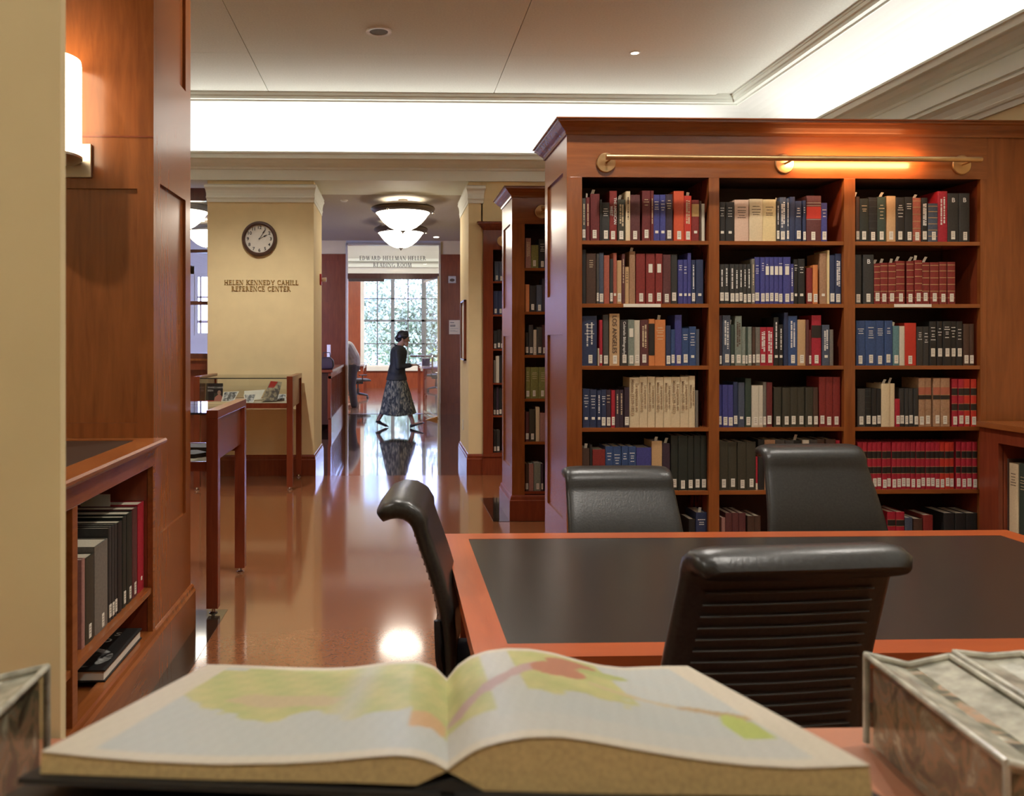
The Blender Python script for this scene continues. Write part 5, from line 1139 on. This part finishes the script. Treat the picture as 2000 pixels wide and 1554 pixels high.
def shoe(m, heel, toe, w_=.042, h=.06):
    heel, toe = Vector(heel), Vector(toe); d = toe-heel; up = Vector((-d.z, 0, d.x)).normalized(); sd = Vector((0, 1, 0)); rings = []
    for t, hw, hh in ((0, .5, .45), (.04, .72, .8), (.15, .80, 1.0), (.3, .78, .92), (.45, .86, .62), (.65, 1.0, .50), (.82, .92, .42), (.94, .66, .32), (1, .3, .16)):
        c_ = heel+d*t; rings.append([c_+sd*w_*hw*math.cos(2*PI*k/14)+up*(h*hh*.5+h*hh*.5*math.sin(2*PI*k/14)) for k in range(14)])
    m.loft(rings)
WY = 14.1
WX = P(770, 835, WY).x
r = empty('person', (WX+.05, WY, 0), 'person walking across the corridor in dark jacket and long marbled skirt, looking down', 'person')
wp = lambda x, y, z: Vector((WX+x, WY+y, z))
b = MB()
# head, face
capsule(b, wp(.150, 0, 1.520), wp(.165, 0, 1.490), .090, .084, .86); capsule(b, wp(.175, 0, 1.45), wp(.192, 0, 1.405), .062, .042, .85)
capsule(b, wp(.20, 0, 1.375), wp(.205, 0, 1.372), .026, .024); capsule(b, wp(.237, 0, 1.475), wp(.254, 0, 1.445), .009, .013); capsule(b, wp(.225, 0, 1.405), wp(.232, 0, 1.405), .013, .011)
b.ball(wp(.222, .035, 1.48), .014); b.ball(wp(.222, -.035, 1.48), .014); capsule(b, wp(.218, -.045, 1.50), wp(.222, .045, 1.50), .012, .012)
capsule(b, wp(.135, -.079, 1.475), wp(.138, -.082, 1.445), .016, .012, .5); capsule(b, wp(.135, .079, 1.475), wp(.138, .082, 1.445), .016, .012, .5)
capsule(b, wp(.135, 0, 1.44), wp(.075, 0, 1.33), .052, .060)
# trunk
capsule(b, wp(.065, -.12, 1.30), wp(.065, .12, 1.30), .06, .06); capsule(b, wp(.085, 0, 1.25), wp(.06, 0, 1.05), .115, .10, 1.15); capsule(b, wp(.06, 0, 1.05), wp(.04, 0, .90), .09, .10, 1.2)
# legs in stride
capsule(b, wp(.03, .05, .84), wp(-.07, .06, .47), .068, .048); capsule(b, wp(-.07, .07, .47), wp(-.255, .07, .15), .053, .033)
capsule(b, wp(.05, -.05, .84), wp(.18, -.06, .47), .068, .048); capsule(b, wp(.18, -.06, .47), wp(.305, -.07, .11), .052, .034)
capsule(b, wp(-.255, .07, .15), wp(-.28, .07, .10), .033, .030); capsule(b, wp(-.27, .07, .09), wp(-.14, .07, .03), .028, .024); capsule(b, wp(.30, -.07, .10), wp(.31, -.07, .055), .034, .03); capsule(b, wp(.31, -.07, .055), wp(.46, -.07, .09), .028, .022)
# arms and hands
for s in (-1, 1):
    capsule(b, wp(.06, s*.165, 1.28), wp(.075, s*.185, 1.02), .045, .038); capsule(b, wp(.075, s*.185, 1.02), wp(.29, s*.07, 1.045), .036, .025)
    hand(b, wp(.29, s*.07, 1.045), (1, -.35*s, .12), (-.1, 0, 1) if s > 0 else (-.1, -.3, 1), (0, -s, .25), .45, .95)
remeshed(b, 'body', SKIN, r, .0065, 3)
for s in (-1, 1): MB().ball(wp(.236, s*.033, 1.482), (.007, .007, .006)).build('eye', BLACKP, r, smooth=True)
hb = MB(); capsule(hb, wp(.135, 0, 1.535), wp(.15, 0, 1.52), .097, .092, .93); capsule(hb, wp(.105, 0, 1.50), wp(.10, 0, 1.46), .082, .05, .95); capsule(hb, wp(.048, 0, 1.492), wp(.058, 0, 1.468), .040, .036); capsule(hb, wp(.195, 0, 1.575), wp(.218, 0, 1.54), .05, .03, 1.3)
capsule(hb, wp(.15, -.06, 1.53), wp(.21, -.055, 1.535), .034, .024); capsule(hb, wp(.15, .06, 1.53), wp(.21, .055, 1.535), .034, .024)
remeshed(hb, 'hair', HAIR, r, .0065, 4)
j = MB(); JK = plain('dark_jacket_cloth', (.018, .022, .024), .7, var=.3, scale=60)
capsule(j, wp(.06, -.135, 1.29), wp(.06, .135, 1.29), .072, .072); capsule(j, wp(.075, 0, 1.24), wp(.055, 0, 1.05), .145, .128, 1.2); capsule(j, wp(.055, 0, 1.05), wp(.04, 0, .93), .128, .148, 1.18)
j.lathe([(.13, 1.0), (.145, .93), (.162, .86), (.176, .80), (.165, .795), (.1, .80)], (0, 0, 0), 28).v and None
j.v[-28*7:] = [wp(.04+v.x*1.0, v.y*1.0, v.z) for v in j.v[-28*7:]]
for s in (-1, 1): capsule(j, wp(.06, s*.165, 1.28), wp(.07, s*.19, 1.02), .062, .052); capsule(j, wp(.07, s*.19, 1.02), wp(.255, s*.088, 1.04), .050, .038)
remeshed(j, 'jacket', JK, r, .008, 4)
capm = MB(); capm.tube([wp(.01, 0, 1.385), wp(.03, -.062, 1.372), wp(.09, -.078, 1.34), wp(.15, -.05, 1.31), wp(.165, 0, 1.29), wp(.15, .05, 1.31), wp(.09, .078, 1.34), wp(.03, .062, 1.372), wp(.01, 0, 1.385)], .017, 8); capm.build('collar', JK, r, smooth=True)
sk = MB(); rings = []
for i in range(19):
    t = i/18; z = .86-.64*t; xc = .04+.015*t; rx = .140+.165*t**.85; ry = .135+.085*t; rg = []
    for k in range(64):
        a = 2*PI*k/64; pl = 1+.045*t*math.sin(9*a+1.3*math.sin(3*a)+t*2)+.02*t*math.sin(17*a); zz_ = z+(t**2)*(.035*abs(math.cos(a))**1.5-.012)
        rg.append(wp(xc+rx*pl*math.cos(a), ry*pl*math.sin(a), zz_))
    rings.append(rg)
sk.loft(rings, cap=False); o = sk.build('skirt', skirt_mat(), r, smooth=True, sharp=2); so = o.modifiers.new('thick', 'SOLIDIFY'); so.thickness = .006
SHO = plain('dark_shoe_leather', (.015, .014, .022), .35)
s1 = MB(); shoe(s1, wp(-.315, .07, .085), wp(-.095, .07, .003)); s1.build('shoe', SHO, r, smooth=True)
s2 = MB(); shoe(s2, wp(.265, -.07, .004), wp(.505, -.07, .085)); s2.build('shoe', SHO, r, smooth=True)
ph = MB().box(-.04, -.05, -.004, .06, .05, .004).xf(Matrix.Translation(wp(.395, 0, 1.052)) @ Matrix.Rotation(-.25, 4, 'Y')).build('phone', BLACKP, bevel=.002)
tag(ph, 'thin dark handheld device in the hands of the walking person', 'phone')
# second person bending behind the door frame
BY = 18.4
bx = P(691, 740, BY).x
r = empty('person', (bx-.05, BY, 0), 'person in grey shirt and dark trousers bending forward, half hidden behind the left door frame', 'person')
wp = lambda x, y, z: Vector((bx+x, BY+y, z))
b = MB()
capsule(b, wp(-.30, 0, 1.50), wp(-.33, 0, 1.47), .085, .08, .85); capsule(b, wp(-.36, 0, 1.43), wp(-.38, 0, 1.40), .05, .04); capsule(b, wp(-.41, 0, 1.46), wp(-.42, 0, 1.44), .01, .013); capsule(b, wp(-.28, 0, 1.45), wp(-.2, 0, 1.38), .055, .06)
capsule(b, wp(-.33, -.078, 1.47), wp(-.33, -.08, 1.44), .014, .012, .5); capsule(b, wp(-.33, .078, 1.47), wp(-.33, .08, 1.44), .014, .012, .5)
capsule(b, wp(-.17, -.14, 1.36), wp(-.17, .14, 1.36), .06, .06); capsule(b, wp(-.14, 0, 1.30), wp(-.04, 0, 1.10), .12, .11, 1.2); capsule(b, wp(-.04, 0, 1.10), wp(-.02, 0, .92), .11, .13, 1.15)
for s in (-1, 1):
    capsule(b, wp(-.02, s*.09, .90), wp(-.05, s*.10, .50), .09, .06); capsule(b, wp(-.05, s*.10, .50), wp(.0, s*.10, .09), .06, .04); capsule(b, wp(.0, s*.10, .06), wp(-.14, s*.10, .04), .035, .03)
    capsule(b, wp(-.17, s*.18, 1.34), wp(-.22, s*.21, 1.08), .048, .04); capsule(b, wp(-.22, s*.21, 1.08), wp(-.44, s*.15, 1.02), .038, .027); hand(b, wp(-.44, s*.15, 1.02), (-1, -.1*s, -.1), (0, 0, 1), (0, -s, 0), .35)
remeshed(b, 'body', SKIN, r, .0075, 3)
for s in (-1, 1): MB().ball(wp(-.405, s*.032, 1.49), .008).build('eye', BLACKP, r, smooth=True)
hb = MB(); capsule(hb, wp(-.28, 0, 1.515), wp(-.30, 0, 1.50), .095, .088, .92); capsule(hb, wp(-.25, 0, 1.48), wp(-.25, 0, 1.44), .07, .05); remeshed(hb, 'hair', HAIR, r, .008, 3)
j = MB(); capsule(j, wp(-.17, -.15, 1.35), wp(-.17, .15, 1.35), .075, .075); capsule(j, wp(-.13, 0, 1.29), wp(-.02, 0, 1.08), .150, .155, 1.15); capsule(j, wp(-.02, 0, 1.08), wp(-.01, 0, .95), .155, .155, 1.1)
for s in (-1, 1): capsule(j, wp(-.17, s*.18, 1.34), wp(-.215, s*.21, 1.12), .066, .06)
remeshed(j, 'shirt', plain('grey_shirt_cloth', (.20, .18, .17), .85, var=.1), r, .009, 4)
j = MB(); capsule(j, wp(-.015, 0, .98), wp(-.015, 0, .88), .14, .15, 1.12)
for s in (-1, 1): capsule(j, wp(-.015, s*.085, .88), wp(-.045, s*.10, .48), .105, .085); capsule(j, wp(-.045, s*.10, .48), wp(.01, s*.10, .06), .085, .075)
remeshed(j, 'trousers', plain('dark_trouser_cloth', (.022, .018, .022), .8), r, .009, 3)
for s in (-1, 1): s1 = MB(); shoe(s1, wp(.06, s*.10, .002), wp(-.20, s*.10, .002), .048, .075); s1.build('shoe', SHO, r, smooth=True)

# =================================================================== FOREGROUND: counter, open atlas, plastic cases
zc = .95
yc1 = PZ(1620, 1421, zc).y
ct = empty('wooden_counter', (.3, .7, 0), 'wooden counter holding the open atlas, a strip of its far edge showing', 'counter')
MB().box(-1.0, .22, zc-.03, 1.6, yc1, zc).build('counter_top', wood('counter_wood', (.34, .13, .07), (.48, .2, .11), (.9, 6, 9), .35), ct); MB().box(-.95, .26, 0, 1.55, yc1-.03, zc-.03).build('counter_body', WOODR, ct)
# frame of the tilted atlas: near edge plane at distance yn0, page sloping down away from the eye
yn0 = .60
vpd = ray(872, 1056).normalized()            # direction of the page gutter, away from the eye
uu = vpd.cross(Vector((0, 0, 1))).normalized(); nn = uu.cross(vpd).normalized()
pn = P(873, 1503, yn0)
# near and far section planes are square to the gutter direction
near_px_l = [(80,1467),(180,1478),(280,1486),(420,1492),(560,1490),(650,1485),(720,1478),(770,1474),(810,1477),(845,1487),(873,1503)]
near_px_r = [(873,1503),(900,1483),(932,1462),(975,1449),(1030,1439),(1090,1438),(1150,1446),(1220,1459),(1300,1473),(1380,1485),(1460,1494),(1560,1499),(1700,1494)]
far_px_l = [(405,1297),(455,1298),(505,1300),(580,1303),(640,1304),(690,1302),(735,1296),(775,1291),(815,1290),(848,1300),(873,1325)]
far_px_r = [(873,1325),(893,1299),(918,1281),(950,1270),(990,1265),(1035,1266),(1080,1274),(1125,1287),(1170,1298),(1215,1303),(1265,1301),(1300,1300),(1343,1300)]
near3 = lambda L: [Pplane(x, y, pn, vpd) for x, y in L]
# far plane distance: chosen so that both fore-edges run parallel to the gutter
wn_ = (Pplane(1700, 1494, pn, vpd)-Pplane(80, 1467, pn, vpd)).dot(uu)
lo, hi = .1, 1.2
for _ in range(40):
    md = (lo+hi)/2; pf = pn+vpd*md; wf = (Pplane(1343, 1300, pf, vpd)-Pplane(405, 1297, pf, vpd)).dot(uu)
    if wf < wn_: lo = md
    else: hi = md
BL_ = (lo+hi)/2; pf = pn+vpd*BL_
far3 = lambda L: [Pplane(x, y, pf, vpd) for x, y in L]
loc2 = lambda p, p0: ((p-p0).dot(uu), (p-p0).dot(nn))
def resample(L, n):
    d = [0]
    for i in range(1, len(L)): d.append(d[-1]+math.dist(L[i-1], L[i]))
    out = []
    for k in range(n+1):
        s = d[-1]*k/n; i = 1
        while i < len(d)-1 and d[i] < s: i += 1
        f_ = (s-d[i-1])/max(1e-9, d[i]-d[i-1]); out.append((L[i-1][0]*(1-f_)+L[i][0]*f_, L[i-1][1]*(1-f_)+L[i][1]*f_))
    for _ in range(2): out = [out[0]]+[((out[i-1][0]+2*out[i][0]+out[i+1][0])/4, (out[i-1][1]+2*out[i][1]+out[i+1][1])/4) for i in range(1, n)]+[out[-1]]
    return out
at_base = pn+vpd*BL_/2
atl = empty('open_atlas', (at_base.x, at_base.y, zc+.10), 'large open atlas with coloured map pages, blurred in the foreground on a black cradle', 'book')
def lerp(a, b, t): return a+(b-a)*t
def blob(u, v, cu, cv, ru, rv): return max(0, 1-((u-cu)/ru)**2-((v-cv)/rv)**2)
def mapcol(side, u, v):
    """printed map colours; u: 0 left edge..1 right edge of the page, v: 0 near..1 far"""
    rn_ = math.sin(u*31+v*17)*.5+math.sin(u*57-v*43+1)*.3+math.sin(u*11+v*83)*.2
    paper = Vector((.74, .67, .54)); sea = Vector((.56, .60, .58)); green = Vector((.47, .52, .20)); yel = Vector((.66, .60, .27)); tan_ = Vector((.62, .50, .30)); red = Vector((.52, .23, .14)); pale = Vector((.62, .62, .57))
    if min(v, 1-v) < .045 or (side < 0 and u < .11) or (side > 0 and u > .90): return paper
    c_ = sea*.55+pale*.45 if rn_ > 0 else sea*.75+pale*.25
    if side < 0:
        land = v+.05*math.sin(u*19)+.04*rn_ > (.36 if u > .25 else .36+(.25-u)*1.6)
        if v > .9 and u < .2: land = False
        if u > .88: land = v > .22+.03*rn_
        if land:
            c_ = green.lerp(yel, max(0, min(1, .5+.5*rn_-.3*abs(v-.6))))
            if blob(u, v, .45, .52, .28, .09)+.25*rn_ > .45: c_ = tan_
            if .60 < u < .76: c_ = c_.lerp(pale, .75*(1-abs(u-.68)/.08))
            if blob(u, v, .93, .28, .07, .09) > 0: c_ = Vector((.66, .42, .22))
    else:
        ridge = v-(.40+.75*u if u < .3 else .62+.28*math.sin((u-.3)*2.2))
        if u < .16: c_ = green.lerp(yel, .5+.4*rn_) if v > .25 else pale
        elif .16 <= u < .27: c_ = pale if v > .45 else sea.lerp(pale, .6)
        elif v > .42+.06*rn_ and u < .62: c_ = yel.lerp(green, .5+.4*rn_)
        if abs(v-(.30+1.25*u)) < .05+.02*rn_ and u < .36 and v > .3: c_ = Vector((.55, .38, .36))
        if blob(u, v, .42, .70, .11, .12)*(1+.5*rn_) > .25: c_ = red
        if blob(u, v, .50, .84, .11, .09)*(1+.5*rn_) > .25: c_ = red
        if blob(u, v, .60, .78, .09, .05) > 0: c_ = green
        if abs(v-(.60-.62*(u-.50))) < .022+.012*rn_ and u > .5: c_ = tan_ if u < .74 else Vector((.50, .36, .20))
        if blob(u, v, .85, .25, .045, .13) > 0: c_ = Vector((.50, .58, .16))
        if v < .18: c_ = pale
    return c_
mp, n_, l_, b_ = newmat('printed_map_page'); vc = n_.new('ShaderNodeVertexColor'); vc.layer_name = 'print'; l_.new(vc.outputs['Color'], b_.inputs['Base Color']); b_.inputs['Roughness'].default_value = .42; b_.inputs['Specular IOR Level'].default_value = .45
FORE = plain('fore_edge_paper', (.50, .37, .17), .85, var=.15, scale=300)
NU, NV_ = 90, 90
bot_n = {-1: [(80,1512),(400,1524),(700,1530),(850,1536)], 1: [(925,1545),(1200,1552),(1500,1556),(1720,1560)]}
for side, nl, fl_ in ((-1, near_px_l, far_px_l), (1, near_px_r, far_px_r)):
    A2 = resample([loc2(p, pn) for p in near3(nl)], NU); B2 = resample([loc2(p, pf) for p in far3(fl_)], NU)
    pts = []; cols = []
    for i in range(NU+1):
        for j_ in range(NV_+1):
            t = j_/NV_; u_ = lerp(A2[i][0], B2[i][0], t); h_ = lerp(A2[i][1], B2[i][1], t); pts.append(pn+vpd*BL_*t+uu*u_+nn*h_); cols.append(mapcol(side, i/NU, t)*(.78+.05*math.sin(i*2.1+math.sin(j_*1.3)*2)*math.sin(j_*1.7+i*.6)))
    m = MB(); m.v = pts; m.f = [(i*(NV_+1)+j_, (i+1)*(NV_+1)+j_, (i+1)*(NV_+1)+j_+1, i*(NV_+1)+j_+1) for i in range(NU) for j_ in range(NV_)]
    o = m.build('map_page', mp, atl, smooth=True, sharp=3)
    ca_ = o.data.color_attributes.new('print', 'FLOAT_COLOR', 'POINT')
    for k, c_ in enumerate(cols): ca_.data[k].color = (c_.x, c_.y, c_.z, 1)
    # page block beneath: follows the page above and a nearly flat board below
    bt = [loc2(Pplane(x, y, pn, vpd), pn) for x, y in bot_n[side]]
    def bot(u_):
        L = sorted(bt);
        if u_ <= L[0][0]: return L[0][1]
        for q0, q1 in zip(L, L[1:]):
            if u_ <= q1[0]: return lerp(q0[1], q1[1], (u_-q0[0])/(q1[0]-q0[0]))
        return L[-1][1]
    rings = []
    gut = -.022 if side < 0 else .026
    for t in (0, .25, .5, .75, 1):
        top_ = []; low = []
        for i in range(0, NU+1, 3):
            u_ = lerp(A2[i][0], B2[i][0], t); h_ = lerp(A2[i][1], B2[i][1], t); top_.append(pn+vpd*(BL_*t+(.002 if t == 0 else -.002 if t == 1 else 0))+uu*u_+nn*(h_-.0012))
            ub = min(u_, gut) if side < 0 else max(u_, gut); low.append(pn+vpd*(BL_*t+(.002 if t == 0 else -.002 if t == 1 else 0))+uu*ub+nn*(bot(ub)))
        rings.append(top_+low[::-1])
    MB().loft(rings).build('page_block', FORE, atl)
ua, ub = A2[-1][0], loc2(Pplane(80, 1467, pn, vpd), pn)[0]
hz0_ = min(loc2(Pplane(x, y, pn, vpd), pn)[1] for x, y in bot_n[-1]); hz1_ = min(loc2(Pplane(x, y, pn, vpd), pn)[1] for x, y in bot_n[1])
def brd(u0, u1, h0, h1, t=.004):
    return MB().loft([[pn-vpd*.006+uu*u0+nn*h0, pn-vpd*.006+uu*u1+nn*h1, pn-vpd*.006+uu*u1+nn*(h1-t), pn-vpd*.006+uu*u0+nn*(h0-t)], [pn+vpd*(BL_+.006)+uu*u0+nn*h0, pn+vpd*(BL_+.006)+uu*u1+nn*h1, pn+vpd*(BL_+.006)+uu*u1+nn*(h1-t), pn+vpd*(BL_+.006)+uu*u0+nn*(h0-t)]])
l0_ = loc2(Pplane(80, 1512, pn, vpd), pn)[1]; l1_ = loc2(Pplane(850, 1536, pn, vpd), pn)[1]
cv = brd(ub-.012, -.005, l0_-.001, l1_-.003); r0_, r1_ = loc2(Pplane(925, 1545, pn, vpd), pn)[1], loc2(Pplane(1720, 1560, pn, vpd), pn)[1]
k = brd(.006, ua+.012, r0_-.001, r1_-.002); cv.add(k.v, k.f); k = brd(-.03, .03, min(l1_, r0_)-.003, min(l1_, r0_)-.003); cv.add(k.v, k.f); cv.build('cover', BM['K'], atl)
# wedge of dark spine cloth showing in the gutter
MB().loft([[pn+vpd*q_+uu*-.026+nn*(l1_-.002), pn+vpd*q_+uu*.030+nn*(r0_-.002), pn+vpd*q_+uu*.004+nn*-.006] for q_ in (.0, BL_*.98)]).build('spine_lining', BM['K'], atl)
# black cradle, resting on the counter
cr_ = empty('book_cradle', (at_base.x, at_base.y, zc), 'black sloping cradle under the open atlas', 'book stand')
lowh = min(l0_, l1_, r0_, r1_)-.012
q = []
for s_, u_ in ((0, ub-.03), (0, ua+.03)):
    pass
rings = []
for u_ in (ub-.03, ua+.03):
    a0 = pn-vpd*.02+uu*u_+nn*lowh; a1 = pn+vpd*(BL_+.01)+uu*u_+nn*lowh
    if a1.z < zc+.004: a1 = a1.copy(); 
    rings.append([a0, a1, Vector((a1.x, a1.y, zc+.001)), Vector((a0.x, a0.y, zc+.001))])
MB().loft(rings).build('cradle', BLACKP, cr_)
# clear plastic cases
def plastic_mat(name):
    m, n, l, b = newmat(name); tc = n.new('ShaderNodeTexCoord'); vz = n.new('ShaderNodeTexNoise'); vz.inputs['Scale'].default_value = 22; vz.inputs['Detail'].default_value = 4; vz.inputs['Distortion'].default_value = 1.2
    l.new(tc.outputs['Object'], vz.inputs['Vector']); cr = n.new('ShaderNodeValToRGB'); e = cr.color_ramp.elements
    e[0].position = .36; e[0].color = (.04, .035, .022, 1); e[1].position = .66; e[1].color = (.62, .58, .46, 1)
    x = e.new(.46); x.color = (.16, .16, .10, 1); x = e.new(.52); x.color = (.42, .26, .16, 1); x = e.new(.57); x.color = (.25, .25, .20, 1)
    l.new(vz.outputs[0], cr.inputs[0]); l.new(cr.outputs[0], b.inputs['Base Color']); b.inputs['Roughness'].default_value = .35; return m
INS = plastic_mat('printed_insert'); SHELL = glass('clear_plastic_shell', (.95, .96, .93), .3, .12)
SLV = plain('cloudy_plastic_edge', (.40, .39, .32), .22, var=.35, scale=40, coat=.6)
def pcase(label, x0, x1, y0, y1, z0, z1, rz=0.0, sag=.012):
    r = empty('clear_plastic_case', ((x0+x1)/2, (y0+y1)/2, z0), label, 'plastic case', 'clear plastic cases on the counter')
    c0 = Vector(((x0+x1)/2, (y0+y1)/2, 0)); M_ = Matrix.Translation(c0) @ Matrix.Rotation(rz, 4, 'Z') @ Matrix.Translation(-c0)
    MB().box(x0+.006, y0+.006, z0+.004, x1-.006, y1-.006, z1-.014).xf(M_).build('printed_insert', INS, r)
    q = MB(); n = 10; rings = []
    for i in range(n+1):
        y = lerp(y0+.002, y1-.002, i/n); rings.append([(x0+.004, y, z1-.010), (lerp(x0, x1, .5), y, z1-.010-sag), (x1-.004, y, z1-.010), (x1-.004, y, z1-.004), (lerp(x0, x1, .5), y, z1-.004-sag), (x0+.004, y, z1-.004)])
    q.loft(rings).xf(M_).build('cloudy_top', SLV, r)
    e = MB(); rr = .0042
    for a in (x0, x1): e.tube([(a, y0, z0+.005), (a, y0, z1), (a, y1, z1), (a, y1, z0+.005)], rr, 8)
    e.tube([(x0, y0, z1), (lerp(x0, x1, .5), y0, z1-sag), (x1, y0, z1)], rr, 8); e.tube([(x0, y1, z1), (lerp(x0, x1, .5), y1, z1-sag), (x1, y1, z1)], rr, 8)
    e.xf(M_).build('moulded_edge', SLV, r, smooth=True)
    s_ = MB().box(x0-.001, y0, z0+.001, x0+.001, y1, z1).box(x1-.001, y0, z0+.001, x1+.001, y1, z1).box(x0, y0-.001, z0+.001, x1, y0+.001, z1-.006).box(x0, y1-.001, z0+.001, x1, y1+.001, z1-.006)
    s_.xf(M_).build('plastic_shell', SHELL, r)
    return r
fa = P(1694, 1292, 1.06); nb_ = P(1965, 1492, .79)
rz_ = math.atan2(-(fa.x-nb_.x), fa.y-nb_.y)
zt_ = (fa.z+nb_.z)/2+.005
x_ = (fa.x+nb_.x)/2
zs0 = zc
pcase('clear plastic case with dark printed insert, on the counter immediately right of the atlas', x_, x_+.105, .785, 1.06, zs0, zt_, rz_)
pcase('second clear plastic case along the counter, between two others', x_+.115, x_+.20, .785, 1.06, zs0, zt_+.002, rz_, .004)
pcase('clear plastic case farthest right on the counter, cut off by the picture edge', x_+.21, x_+.31, .785, 1.05, zs0, zt_-.012, rz_)
la_ = P(62, 1330, .93)
pcase('clear plastic case at the left picture edge in front of the ochre jamb', la_.x-.11, la_.x, .80, .97, zs0, la_.z, .0)
